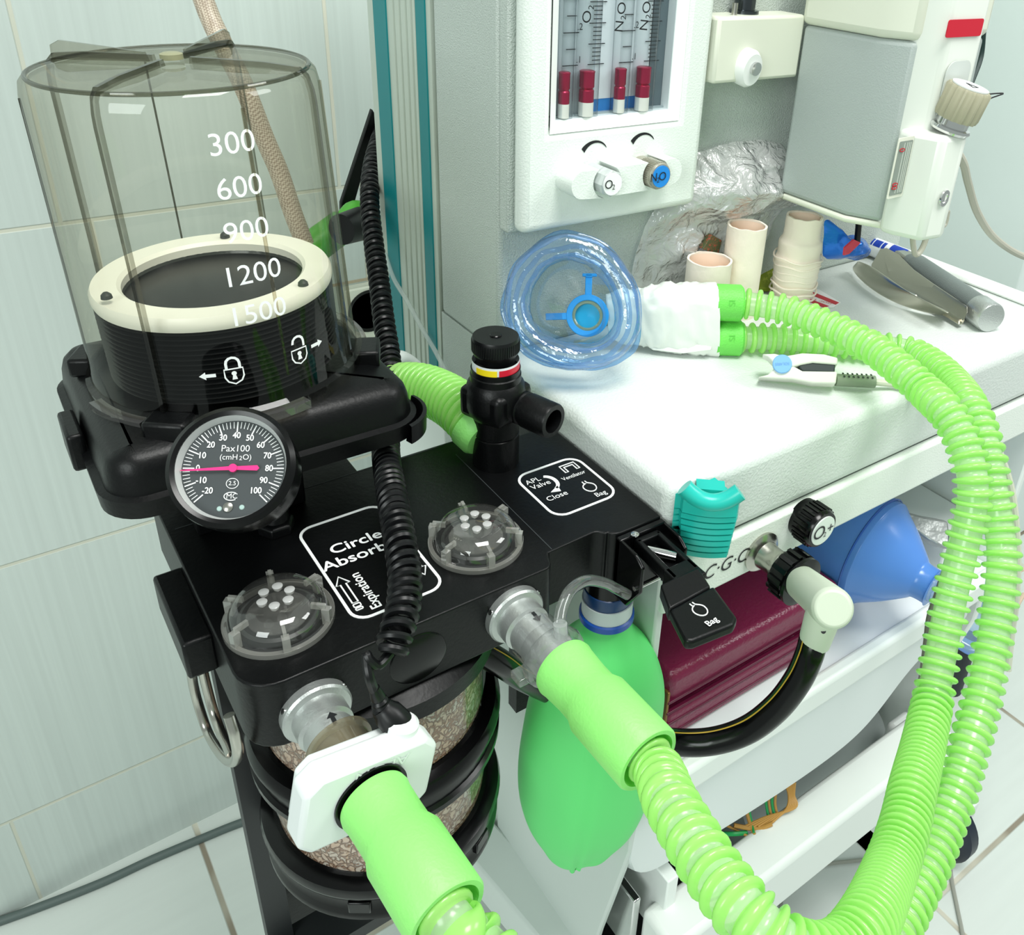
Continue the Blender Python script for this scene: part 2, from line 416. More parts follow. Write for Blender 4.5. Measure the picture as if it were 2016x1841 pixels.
# splayed left foot rail
q0 = P(982, 1627, 2, -2.79); q1 = P(1182, 1841, 2, -2.79); q2 = P(940, 1708, 2, -2.79); q3 = P(1053, 1841, 2, -2.79)
d1 = (q1-q0); d2 = (q3-q2)
poly = [q0-d1*.25, q1+d1*.7, q3+d2*.9, q2-d2*.7]
bm = prism(bmnew(), poly, (0, 0, -.16)); mk('foot_rail', bm, mat('foot_paint', 'cbd4cf', .4), t, bev=.012)
cm = mat('caster_navy', '1c2533', .4)
def caster(x, y, lab):
    r = .17
    w = lathe(bmnew(), frame((x-.045, y, FLOOR+r), (1, 0, 0)), [(.05, 0), (r-.03, 0), (r, .02), (r, .07), (r-.03, .09), (.05, .09)], 36)
    wo = mk('caster_wheel', w, cm, t)
    bm = cyl(bmnew(), (x, y, FLOOR+r), (x, y, -2.9), .03); box(bm, (x-.07, y-.1, FLOOR+r+.10), (x+.07, y+.1, FLOOR+r+.2)); mk('caster_stem', bm, white_s, wo, bev=.01)
caster(2.88, 1.06, ''); caster(2.35, 1.75, ''); caster(1.25, 1.9, '')
bm = box(bmnew(), (2.3, .98, -3.28), (2.95, 1.14, -3.12)); mk('foot_rail', bm, white_s, t, bev=.02)
bm = box(bmnew(), (2.30, .98, -3.28), (2.42, 1.14, -2.6)); mk('foot_post', bm, white_s, t, bev=.02)
# back bar above the worktop
bm = box(bmnew(), (1.526, 1.60, -.372), (1.82, 1.69, -.222)); bar = mk('back_bar', bm, cream, t, bev=.008)
kp = P(1468, 131, 1, 1.60)
bm = lathe(bmnew(), frame(kp+V((0, .01, 0)), (0, -1, -.12)), [(.036, 0), (.036, .025), (.03, .036), (.012, .036)], 32, sy=1.25); kn = mk('bumper', bm, mat('white_nylon', 'eef1ee', .35), bar)
bm = lathe(bmnew(), frame(kp+V((.004, -.022, 0)), (0, -1, -.1)), [(.016, 0), (.016, .012), (.008, .013)], 20); mk('bolt', bm, chrome, bar)
kp = P(1487, 30, 2, -.222)
bm = lathe(bmnew(), frame((kp.x, 1.655, -.222), (0, 0, 1)), [(.036, 0), (.036, .008), (.026, .009), (.026, .05), (.016, .06), (.016, .09)], 28); mk('locking_stud', bm, mat('dark_chrome', '4b5054', .2, .9), bar)
bm = cyl(bmnew(), (1.60, 1.63, -.222), (1.60, 1.63, -.195), .007); mk('pin', bm, steel, bar)
# text C.G.O, outlet, buttons
Mf = frame((1.23, 1.0218, -1.283), (0, -1, 0), (1, 0, 0))
cg = P(1441, 1107, 1, 1.0218)
cg = P(1432, 1110, 1, 1.0218)
bm = text(bmnew(), 'C·G·O', .050, frame(cg, (0, -1, 0), (1, 0, 0)), shear=.2); mk('lettering', bm, ink_k, fp)
oc = P(1497, 1085, 1, 1.022)
ot = bmnew(); lathe(ot, frame(oc, (0, -1, 0)), [(.048, -.01), (.05, .006), (.044, .012), (.034, .016), (.031, .03), (.031, .05), (.034, .055), (.034, .062), (.027, .066), (.027, .1)], 40)
mk('gas_outlet', ot, steel, t)
kc = P(1619, 1044, 1, .962); kc.y = 1.022
kb = bmnew(); prof = [(.046, -.005), (.048, .01), (.048, .052), (.044, .060), (.038, .060)]
lathe(kb, frame(kc, (0, -1, 0)), prof, 48)
for i in range(24):
    a = TAU*i/24; o = kc+V((math.cos(a)*.048, 0, math.sin(a)*.048)); box(kb, (-.0025, -.0025, .012), (.0025, .0025, .050), frame(o, (0, -1, 0)))
ko = mk('oxygen_flush_button', kb, black_g, t)
cf = P(1620, 1045, 1, .937); Mk = frame((kc.x, .9615, kc.z), (0, -1, 0), (1, 0, 0))
mk('button_cap', lathe(bmnew(), Mk, [(.037, 0), (.037, .003)], 40), mat('button_white', 'e6ece9', .3), ko)
bm = bmnew(); text(bm, 'O', .05, Mk @ Matrix.Translation((-.015, 0, .0032))); text(bm, '2', .02, Mk @ Matrix.Translation((.006, -.012, .0032))); text(bm, '+', .04, Mk @ Matrix.Translation((.022, 0, .0032))); mk('lettering', bm, ink_k, ko)
# teal corner grip: ribbed handle set across the front-left corner, its top rim dipping in the middle
tc_ = mat('turquoise_plastic', '22b7ab', .3)
gt_, gb_ = -1.0, -1.155
GL, GR = P(1342, 975, 2, gt_-.01), P(1458, 985, 2, gt_-.01)
GL.z = GR.z = 0; gd = (GR-GL).normalized(); gn = V((gd.y, -gd.x, 0)); gn = gn if gn.y < 0 else -gn; gwid = (GR-GL).length
def gface(s, out): return GL+gd*(gwid*s)+gn*(out+.010*math.sin(PI*s))
def gslab(z0, z1, out, ins, sk=0):
    pts = [gface(ins/gwid+(1-2*ins/gwid)*k/12, out) for k in range(13)]
    a0, a1 = pts[0], pts[-1]
    pl = [a0-gn*.012-gd*.004]+pts+[a1-gn*.012+gd*.004, V((max(a1.x, GR.x)+.012, 1.028, 0)), V((1.00, 1.028, 0))]
    prism(bm, [(p.x, p.y, z0) for p in pl], (0, 0, z1-z0))
bm = bmnew(); nr = 7; hh = (gt_-.045-gb_)/nr
for i in range(nr):
    sh_ = .010*(1-i/nr)
    gslab(gb_+i*hh, gb_+i*hh+hh*.74, .004-sh_, .002+sh_*.8); gslab(gb_+i*hh+hh*.74, gb_+(i+1)*hh, -.004-sh_, .008)
gslab(gt_-.045, gt_-.012, .006, .004)
tube(bm, [V((p.x, p.y, gt_-.016+.024*(2*k/16-1)**2)) for k, p in enumerate([gface(.03+.94*k/16, -.003) for k in range(17)])], .018, 14)
box(bm, (-.028, -.012, gt_-.03), (.028, .022, gt_-.004), Matrix.Translation(V((*((GL+GR)/2-gn*.03).xy, 0))) @ Matrix.Rotation(math.atan2(gd.y, gd.x), 4, 'Z'))
mk('corner_grip', bm, tc_, t, bev=.003)

# ---------------------------------------------------------------- flowmeter unit
YF = 1.605
f0, f1, zb = 1.0, 1.517, -.668
ft = thing('flowmeter_unit', (1.26, 1.65, zb), 'white flowmeter housing with red floats in glass tubes and two control knobs', 'flowmeter')
hp = mat('housing_paint', 'e3eae4', .4, bump=(700, .2))
w0, w1, wz = P(1103, 240, 1, YF).x, P(1322, 215, 1, YF).x, P(1103, 240, 1, YF).z
w1 = P(1343, 0, 1, YF).x
bm = bmnew()
zt = .35
# housing face as a frame around the window (front wall thickness .05)
for a, b in (((f0, YF, zb), (w0-.022, 1.665, zt)), ((w1+.022, YF, zb), (f1, 1.665, zt)), ((w0-.022, YF, zb), (w1+.022, 1.665, wz-.022))): pass
outer = [(f0, zt), (f0, zb), (f1, zb), (f1, zt)]
poly = [(f0, zb), (f1, zb), (f1, zt), (w1+.02, zt), (w1+.02, wz-.02), (w0-.02, wz-.02), (w0-.02, zt), (f0, zt)]
prism(bm, [(x, YF, z) for x, z in poly], (0, .045, 0)); hs = mk('housing', bm, hp, ft, bev=.02, seg=4)
bm = box(bmnew(), (f0-.008, 1.652, zb-.008), (f1+.006, 1.69, zt)); mk('back_plate', bm, grey_tex, ft, bev=.006)
# bezel slope around window
bm = bmnew()
bz = [((w0-.03, YF+.004), (w0, YF+.02)), ]
pts_o = [(w0-.025, zt), (w0-.025, wz-.025), (w1+.025, wz-.025), (w1+.025, zt)]
pts_i = [(w0, zt), (w0, wz), (w1, wz), (w1, zt)]
vo = [bm.verts.new((x, YF+.002, z)) for x, z in pts_o]; vi = [bm.verts.new((x, YF+.018, z)) for x, z in pts_i]; vb = [bm.verts.new((x, YF+.044, z)) for x, z in pts_i]
for i in range(3): bm.faces.new((vo[i], vo[i+1], vi[i+1], vi[i])); bm.faces.new((vi[i], vi[i+1], vb[i+1], vb[i]))
mk('window_bezel', bm, mat('bezel_white', 'f4f7f4', .3), ft)
# backing cards behind the tubes
yb_ = 1.651
def card(n, x0, x1, z0, z1, m, k=0): mk(n, box(bmnew(), (x0, yb_-.0015-k*.001, z0), (x1, yb_+.001, z1)), m, ft)
mid = P(1166, 200, 1, yb_).x; mid2 = P(1266, 200, 1, yb_).x
card('backing_card', w0, mid, wz, zt, mat('card_pale', 'd3dadb', .4))
card('backing_card', mid, mid2+.01, wz, zt, mat('card_blue', '2b8ad8', .4))
card('backing_card', mid2+.005, w1, wz, zt, mat('card_grey', '69777c', .4))
z_c = P(1200, 192, 1, yb_).z
card('white_card', P(1171, 100, 1, yb_).x, P(1278, 100, 1, yb_).x, z_c, zt, mat('card_white', 'f2f5f6', .4), 1)
card('scale_floor', w0, w1, wz, wz+.004, mat('card_floor', 'a9b4b4', .4), 12)
glass = clear('glass_tube', (.97, .98, .98), (.55, .58, .6), 1.0)
fl_red = mat('anodised_red', 'a51f45', .25, .5); fl_w = mat('float_white', 'e6e6de', .4)
yt = YF+.025
tubes = [(1109, 222, .020, .9, 'O'), (1153, 218, .027, 1.15, 'O'), (1218, 210, .021, 1.0, 'N'), (1263, 205, .027, 1.15, 'N')]
for i, (u, v, r, hs_, g) in enumerate(tubes):
    c = P(u, v, 1, yt); x = c.x; z0 = wz+.002
    if i == 0: x += .0
    tb = mk('flow_tube', lathe(bmnew(), frame((x, yt, z0), (0, 0, 1)), [(r, 0), (r, zt-z0)], 24, cap0=False, cap1=False), glass, ft)
    fr = r*.62
    bm = lathe(bmnew(), frame((x, yt, z0), (0, 0, 1)), [(fr, .03), (fr, .055), (fr*.8, .058), (fr, .062), (fr, .09), (fr*1.05, .095), (fr*.8, .097)], 20); mk('float', bm, fl_red, tb)
    bm = lathe(bmnew(), frame((x, yt, z0), (0, 0, 1)), [(fr, 0), (fr, .03)], 20); mk('float_stem', bm, fl_w, tb)
    # graduations
    bm = bmnew(); xs = x+r*1.25; M = frame((xs, yb_-.004, 0), (0, -1, 0), (1, 0, 0))
    step, L0, L1 = (.0335, .012, .020) if i in (0, 2) else (.0085, .011, .022)
    zz = z0+.105; k = 0
    while zz < .02:
        L = L1 if (k % 2 == 0 if i in (0, 2) else k % 5 == 0) else L0
        box(bm, (-L, zz-.0009, 0), (L, zz+.0009, .001), M)
        if i in (0, 2) and k % 2 == 0: text(bm, ['.1', '.2', '.4', '.6', '.8', '1'][min(5, k//2)], .020, M @ Matrix.Translation((L+.002, zz+.011, 0)) @ Matrix.Rotation(0, 4, 'Z'))
        zz += step; k += 1
    mk('graduations', bm, ink_k, ft)
for s, u, v in (('O', 1156, 28), ('N', 1222, 30), ('N', 1271, 28)):
    c = P(u, v, 1, yt-.03); M = frame(c, (0, -1, 0), (1, 0, 0)) @ Matrix.Rotation(PI/2-.1, 4, 'Z')
    bm = bmnew()
    if s == 'O': text(bm, 'O', .032, M @ Matrix.Translation((-.005, 0, 0))); text(bm, '2', .02, M @ Matrix.Translation((.014, -.008, 0)))
    else: text(bm, 'N', .032, M @ Matrix.Translation((-.022, 0, 0))); text(bm, '2', .02, M @ Matrix.Translation((-.004, -.008, 0))); text(bm, 'O', .032, M @ Matrix.Translation((.014, 0, 0)))
    mk('lettering', bm, ink_k, ft)
mk('window_pane', box(bmnew(), (w0-.001, YF+.0165, wz-.001), (w1+.001, YF+.0175, zt)), clear('window_glass', (.98, .99, 1), (.8, .84, .86), .7), ft)
# knob guard and knobs
gz = P(1160, 352, 1, YF).z
gl, gr = P(1117, 360, 1, YF).x, P(1332, 330, 1, YF).x
KL = .085; kc1 = P(1207, 364, 1, YF-KL); kc2 = P(1303, 347, 1, YF-KL)
kz = (kc1.z+kc2.z)/2; gl, gr = P(1120, 365, 1, YF-.05).x, P(1334, 335, 1, YF-.05).x
bm = bmnew()
def arc(cx, cz, r, a0, a1, n=10): return [(cx+r*math.cos(R(a0+(a1-a0)*i/n)), cz+r*math.sin(R(a0+(a1-a0)*i/n))) for i in range(n+1)]
hgt = .030; r_ = .0375
# C-shaped scoops between the knobs
segs = [(gl, kc1.x, 'l'), (kc1.x, kc2.x, 'm'), (kc2.x, gr, 'r')]
for x0, x1, k in segs:
    pl = []
    if k == 'l':
        pl = arc(x0+.03, kz, hgt+.002, 90, 270)+arc(x1, kz, r_, 262, 128)
    elif k == 'm':
        pl = arc(x1, kz, r_, 250, 128)+arc(x0, kz, r_, 52, -70)
    else:
        pl = arc(x1-.03, kz, hgt+.002, 270, 450)+arc(x0, kz, r_, 52, -82)
    prism(bm, [(x, YF+.005, z) for x, z in pl], (0, -.068, 0))
mk('knob_guard', bm, hp, ft, bev=.006)
def knob(c, m, capm, chars, ribs, L):
    bm = bmnew(); M = frame((c.x, YF+.003, kz), (0, -1, 0), (1, 0, 0)); r = .030
    lathe(bm, M, [(r*.9, 0), (r, .01), (r, L-.004), (r*.94, L)], 8 if not ribs else 48)
    if ribs:
        for i in range(40):
            a = TAU*i/40; box(bm, (-.0016, -.0016, .03), (.0016, .0016, L-.006), M @ Matrix.Translation((r*math.cos(a), r*math.sin(a), 0)))
    k = mk('control_knob', bm, m, ft)
    Mc = frame((c.x, YF+.003-L, kz), (0, -1, 0), (1, 0, 0))
    mk('knob_cap', lathe(bmnew(), Mc, [(r*.84, -.001), (r*.84, .002)], 32), capm, k)
    bm = bmnew(); x = -.012*(len(chars)-1)
    for ch in chars:
        sub = ch == '2'
        text(bm, ch, .017 if sub else .028, Mc @ Matrix.Translation((x, -.007 if sub else 0, .0025))); x += .0125 if sub else .0135
    mk('lettering', bm, ink_k, k)
knob(kc1, mat('acrylic_knob', 'c9d0ce', .12, .25), mat('cap_white', 'eef2f0', .3), 'O2', False, KL)
knob(kc2, mat('knurled_nickel', 'b9b6a8', .35, .7), mat('cap_blue', '1f86da', .3), 'N2O', True, KL)
for u, v in ((1172, 289), (1267, 273)):
    c = P(u, v, 1, YF); bm = bmnew(); n = 16; pts = []
    for i in range(n+1):
        s = i/n; a = R(150-115*s); rr = .036; pts.append((rr*math.cos(a)*1.05, rr*math.sin(a)-.025, .0052*(1-s)**.7+.0003))
    o = [(x*(1+w/.036), y+w) for x, y, w in pts]; i_ = [(x*(1-w/.06), y-w*.6) for x, y, w in pts]
    flat(bm, o+i_[::-1], frame(c, (0, -1, 0), (1, 0, 0)), .001)
    mk('opening_mark', bm, ink_k, ft)

# ---------------------------------------------------------------- vaporizer
vx, vy0, vy1, vzb, vzs = 1.815, 1.60, 1.31, -.672, -.245
vt = thing('vaporizer', (2.0, 1.45, vzb), 'grey and white anaesthetic vaporizer with ribbed dial and red label, hung beside the flowmeter', 'vaporizer')
vg = mat('vaporizer_grey', 'a9b2af', .45, bump=(900, .15))
bm = prism(bmnew(), [(vx, vy0, vzb), (vx+.34, vy0, vzb), (vx+.34, vy1, vzb), (vx+.04, vy1-.02, vzb), (vx, vy1+.06, vzb)], (0, 0, vzs-vzb)); mk('grey_body', bm, vg, vt, bev=.012, seg=4)
bm = prism(bmnew(), [(vx-.006, vy0+.01, vzs), (vx+.34, vy0+.01, vzs), (vx+.34, vy1-.01, vzs), (vx+.04, vy1-.026, vzs), (vx-.006, vy1+.055, vzs)], (0, 0, .6)); mk('cream_top', bm, cream, vt, bev=.02, seg=3)
bm = prism(bmnew(), [(vx-.004, vy0, vzb-.016), (vx+.34, vy0, vzb-.016), (vx+.34, vy1, vzb-.016), (vx+.04, vy1-.024, vzb-.016), (vx-.004, vy1+.056, vzb-.016)], (0, 0, .016)); mk('bottom_rim', bm, cream, vt, bev=.006)
# white front: body with chamfered corner, stepped out on the right under the dial
vw = mat('vaporizer_white', 'e4e8e0', .3)
yf = vy1-.075; xr = P(1943, 40, 1, yf).x
A = P(1803, 85, 1, vy1-.02)
xa0 = vx+.045
def fy(z): return yf
front = [(xa0, vy1-.02), (xa0+.03, yf), (xr, yf), (xr+.02, vy1-.03), (xr+.02, vy1+.1), (xa0, vy1+.1)]
bm = prism(bmnew(), [(x, y, vzb-.02) for x, y in front], (0, 0, 1.1)); wf = mk('front_body', bm, vw, vt, bev=.012, seg=3)
# lower block carrying the dial
z1 = P(1870, 262, 1, yf-.04).z; bx0 = P(1813, 290, 1, yf-.03).x; bx1 = P(1905, 290, 1, yf-.05).x
blk = [(bx0+.012, yf+.01), (bx0+.040, yf-.06), (bx0+(bx1-bx0)*.72, yf-.07), (bx1, yf-.03), (bx1, yf+.05), (bx0+.012, yf+.05)]
bm = prism(bmnew(), [(x, y, vzb-.018) for x, y in blk], (0, 0, z1-vzb+.018)); mk('dial_block', bm, vw, vt, bev=.014, seg=3)
kc = P(1868, 256, 1, yf-.03); ax = V((.10, -.22, 1)).normalized()
M = frame(kc, ax)
bm = lathe(bmnew(), M, [(.046, 0), (.049, .006), (.046, .012), (.038, .014), (.038, .035)], 36); dc = mk('dial_collar', bm, chrome, vt)
bm = bmnew(); n = 16; prof = []
for r, h in ((.047, .03), (.050, .04), (.050, .098), (.046, .104)):
    prof.append([bm.verts.new(M @ V((r*(1+(.05 if i % 4 < 2 else -.03))*math.cos(TAU*i/64), r*(1+(.05 if i % 4 < 2 else -.03))*math.sin(TAU*i/64), h))) for i in range(64)])
for A_, B_2 in zip(prof, prof[1:]):
    for i in range(64): bm.faces.new((A_[i], A_[(i+1) % 64], B_2[(i+1) % 64], B_2[i]))
bm.faces.new(prof[0][::-1]); bm.faces.new(prof[-1])
dk = mk('dial', bm, mat('dial_beige', 'a8a48c', .5), vt)
Mt = M @ Matrix.Translation((0, 0, .1045))
mk('dial_cap', lathe(bmnew(), Mt, [(.043, 0), (.043, .003)], 36), mat('dial_cap_white', 'dfe3e2', .4), dk)
mk('arrow_mark', strip(bmnew(), [(-.01, -.012), (.012, -.012), (.001, .014)], .003, Mt @ Matrix.Translation((0, 0, .003))), ink_k, dk)
wp = [Mt @ V((0, 0, .003)), D(1930, 186, (kc.length)*.84), D(1976, 183, (kc.length)*.84), D(1950, 195, kc.length*.86), Mt @ V((.05, 0, -.01))]
dd = -(ROT.transposed() @ (Mt @ V((0, 0, 0)))).z
wp = [Mt @ V((.0, 0, .003)), D(1912, 192, dd), D(1940, 186, dd), D(1975, 184, dd), D(1952, 193, dd), D(1925, 207, dd)]
mk('wire_loop', tube(bmnew(), smooth_path(wp, 8), .0018, 6), ink_k, dk)
# red label, grip recess, sight glass, screw
lm = frame((0, yf-.0005, 0), (0, -1, 0), (1, 0, 0))
c0, c1 = P(1858, 74, 1, yf), P(1935, 36, 1, yf)
mk('red_label', flat(bmnew(), rrect(c0.x, c0.z, c1.x, c1.z, .006), frame((0, yf-.0025, 0), (0, -1, 0), (1, 0, 0)), .002), mat('label_red', 'c5142f', .35), vt)
g0, g1 = P(1850, 200, 1, yf), P(1903, 118, 1, yf)
gxa, gxb = P(1850, 185, 1, yf).x, P(1899, 170, 1, yf).x
rec = rrect(gxa, g0.z-.03, gxb, g1.z, .02, rs=[.022, .030, .003, .003])
mk('grip_recess', flat(bmnew(), rec, frame((0, yf-.003, 0), (0, -1, 0), (1, 0, 0)), .002), mat('recess_grey', 'c9cfca', .45), vt)
# sight glass lies on the chamfered face
e = V((.045, yf-(vy1-.02), 0)).normalized(); nrm = V((e.y, -e.x, 0)); nrm = nrm if nrm.y < 0 else -nrm
xg = P(1772, 328, 1, yf).x; Ms = frame(V((xg, yf-.0005, 0)), (0, -1, 0), (1, 0, 0))
s0 = P(1757, 383, 1, yf).z; s1 = P(1786, 276, 1, yf).z
hw = .024
mk('sight_glass_frame', flat(bmnew(), rrect(-hw-.005, s0-.008, hw+.005, s1+.008, .004), Ms, .002), mat('frame_ivory', 'e6e6d8', .4), vt)
sg = mk('sight_glass', flat(bmnew(), rrect(-hw, s0, hw, s1, .003), Ms @ Matrix.Translation((0, 0, .002)), .0015), mat('sight_glass_grey', '8b948c', .12), vt)
bm = bmnew()
for x in (-.006, .004, .011, .017): box(bm, (x-.0012, s0+.004, .0035), (x+.0012, s1-.004, .0045), Ms)
mk('glass_lines', bm, mat('glass_line_pale', 'c3c9c0', .2), sg)
bm = bmnew()
for z in (s0+.018, s0+.026, s1-.02):
    bm = bmnew(); strip(bm, [(-.012+.009*math.cos(TAU*i/16), z+.0035*math.sin(TAU*i/16)) for i in range(16)], .0018, Ms @ Matrix.Translation((0, 0, .004))); mk('level_mark', bm, red, sg)
sc = P(1860, 390, 1, yf-.08)
bm = lathe(bmnew(), frame(P(1858, 390, 1, yf-.066), (.1, -1, 0)), [(.02, 0), (.02, .004), (.012, .004), (.01, .001)], 24); mk('filler_screw', bm, chrome, vt)
# grey cable hanging from the vaporizer's right side, and the loops below it
dv = 2.62
cg_ = mat('cable_grey', 'b6b4a6', .5)
pts = [P(1885, 300, 1, 1.27), P(1898, 325, 1, 1.28), P(1906, 360, 1, 1.30), P(1925, 420, 1, 1.34), P(1960, 470, 1, 1.38), P(2016, 505, 1, 1.42), P(2090, 520, 1, 1.46), P(2160, 500, 1, 1.5)]
mk('hanging_cable', tube(bmnew(), smooth_path(pts, 8), .011, 10), cg_, label='pale grey cable sagging from the right side of the vaporizer', cat='cable')
pts = [P(1803, 415, 1, 1.34), P(1797, 465, 1, 1.34), P(1802, 500, 1, 1.34), P(1815, 490, 1, 1.34), P(1830, 450, 1, 1.34), P(1840, 415, 1, 1.34)]
bm = tube(bmnew(), smooth_path(pts, 8), .008, 10)
pts = [P(1838, 415, 1, 1.32), P(1846, 440, 1, 1.32), P(1860, 442, 1, 1.32), P(1866, 415, 1, 1.32)]
tube(bm, smooth_path(pts, 8), .007, 10); mk('cable_loop', bm, cg_, label='small grey cable loops hanging under the vaporizer', cat='cable')
bm = cyl(bmnew(), P(1692, 425, 1, 1.5), P(1686, 492, 1, 1.5)+V((0, 0, 0)), .009, n=12); mk('support_rod', bm, black_r, vt)
pts = [P(1945, -120, 1, 1.38), P(1940, 0, 1, 1.37), P(1934, 60, 1, 1.36), P(1929, 110, 1, 1.35), P(1915, 150, 1, 1.33), P(1898, 190, 1, 1.31), P(1880, 230, 1, 1.30)]
mk('dark_cable', tube(bmnew(), smooth_path(pts, 6), .01, 8), mat('cable_dark_green', '0c2a26', .5), label='dark cable running down behind the vaporizer right edge', cat='cable')

# ================================================================ CIRCLE ABSORBER HEAD
ZT = -1.07
ab = thing('circle_absorber', (.5, 1.3, -1.20), 'black circle absorber block with two clear valve domes, beside the worktop', 'absorber')
def fil(cx, cy, r, a0, a1, n=6): return [(cx+r*math.cos(R(a0+(a1-a0)*i/n)), cy+r*math.sin(R(a0+(a1-a0)*i/n))) for i in range(n+1)]
out = fil(.235, 1.095, .06, 180, 270)+fil(.705, 1.055, .02, 270, 350)+[(.735, 1.072)]+fil(.835, 1.05, .025, 95, 20)+fil(.885, 1.068, .022, 200, 270)+[(.984, 1.045), (.984, 1.535), (.945, 1.575), (.93, 1.575), (.93, 1.446), (.77, 1.446), (.77, 1.503), (.545, 1.503), (.545, 1.66), (.20, 1.66), (.175, 1.63)]
bm = prism(bmnew(), [(x, y, ZT-.135) for x, y in out], (0, 0, .135)); body = mk('body', bm, black, ab, bev=.006, seg=3)
# fine seams in the top
bm = bmnew(); Mt = frame((0, 0, ZT), (0, 0, 1), (1, 0, 0))
strip(bm, [(.19, 1.497), (.77, 1.497)], .0016, Mt, .0006, False); strip(bm, [(.745, 1.075), (.745, 1.45)], .0016, Mt, .0006, False)
mk('seam_line', bm, mat('seam_grey', '34383a', .5), body)
bm = lathe(bmnew(), frame((.452, 1.0365, -1.145), (0, -1, 0)), [(.052, 0), (.052, .002), (.049, .0035)], 40); mk('front_cover', bm, black_g, ab)
bm = lathe(bmnew(), frame((.90, 1.09, ZT-.14), (0, 0, -1)), [(.05, -.02), (.05, .085), (.036, .09), (.036, .10)], 36); mk('bag_mount', bm, black_g, ab)
# printed panel lines and lettering
def panel(x0, y0, x1, y1, r=.028):
    return strip(bmnew(), rrect(x0, y0, x1, y1, r), .0052, Mt, .0012)
pl = mk('label_outline', panel(.372, 1.093, .535, 1.373), ink_w, ab)
bm = bmnew()
def T(s, x, y, size, rot=0, **k): text(bm, s, size, Mt @ Matrix.Translation((x, y, 0)) @ Matrix.Rotation(R(rot), 4, 'Z'), **k)
T('Circle', .452, 1.285, .036, sx=1.12, bold=.0007); T('Absorber', .452, 1.248, .036, sx=1.12, bold=.0007)
T('Expiration', .415, 1.155, .026, 90, sx=.95, bold=.0005); T('Inspiration', .494, 1.165, .026, -90, sx=.95, bold=.0005)
mk('lettering', bm, ink_w, ab)
def arrow(x, y, L, flip):
    s = -1 if flip else 1
    p = [(-.005, -L/2), (-.005, L/2-.022), (-.012, L/2-.022), (0, L/2), (.012, L/2-.022), (.005, L/2-.022), (.005, -L/2)]
    M = Mt @ Matrix.Translation((x, y, 0)) @ Matrix.Rotation(0 if not flip else PI, 4, 'Z')
    b = strip(bmnew(), p, .0026, M)
    for k in range(3): strip(b, rrect(-.006, -L/2-.012-k*.0+.0, .006, -L/2-.004, .001, 1), .002, M) if k == 0 else None
    strip(b, rrect(-.006, -L/2-.020, .006, -L/2-.015, .001, 1), .002, M)
    return b
mk('flow_arrow', arrow(.389, 1.175, .075, False), ink_w, ab); mk('flow_arrow', arrow(.518, 1.175, .075, True), ink_w, ab)
mk('label_outline', panel(.805, 1.148, .958, 1.310, .03), ink_w, ab)
bm = bmnew()
T('APL', .832, 1.278, .021); T('Valve', .838, 1.258, .021); T('Close', .845, 1.208, .021); T('Ventilator', .915, 1.250, .0165, sx=.86); T('Bag', .925, 1.168, .019)
mk('lettering', bm, ink_w, ab)
bm = bmnew(); n = 14; o_, i_ = [], []
for k in range(n+1):
    a = R(75-150*k/n); o_.append((.855+.022*math.cos(a), 1.256+.028*math.sin(a))); i_.append((.853+.016*math.cos(a), 1.256+.022*math.sin(a)))
flat(bm, o_+i_[::-1], Mt); flat(bm, [(.866, 1.238), (.842, 1.226), (.862, 1.219)], Mt); mk('turn_arrow', bm, ink_w, ab)
bm = bmnew(); M = Mt @ Matrix.Translation((.925, 1.280, 0)); strip(bm, [(-.018, -.012), (-.018, .013), (.018, .013), (.018, -.012), (.011, -.012), (.011, .006), (-.011, .006), (-.011, -.012)], .0028, M); mk('ventilator_symbol', bm, ink_w, ab)
def bagsym(b, M, s=1):
    p = [(-.004, .026), (-.0045, .018)]
    for k in range(0, 17):
        a = R(115+310*k/16-25); p.append((.016*math.cos(a)*1.0, .0155*math.sin(a)*(1.25 if math.sin(a) < 0 else 1)))
    p += [(.0045, .018), (.004, .026)]
    strip(b, [(x*s, y*s) for x, y in p], .0026*s, M, closed=False); return b
mk('bag_symbol', bagsym(bmnew(), Mt @ Matrix.Translation((.92, 1.20, 0)), .85), ink_w, ab)
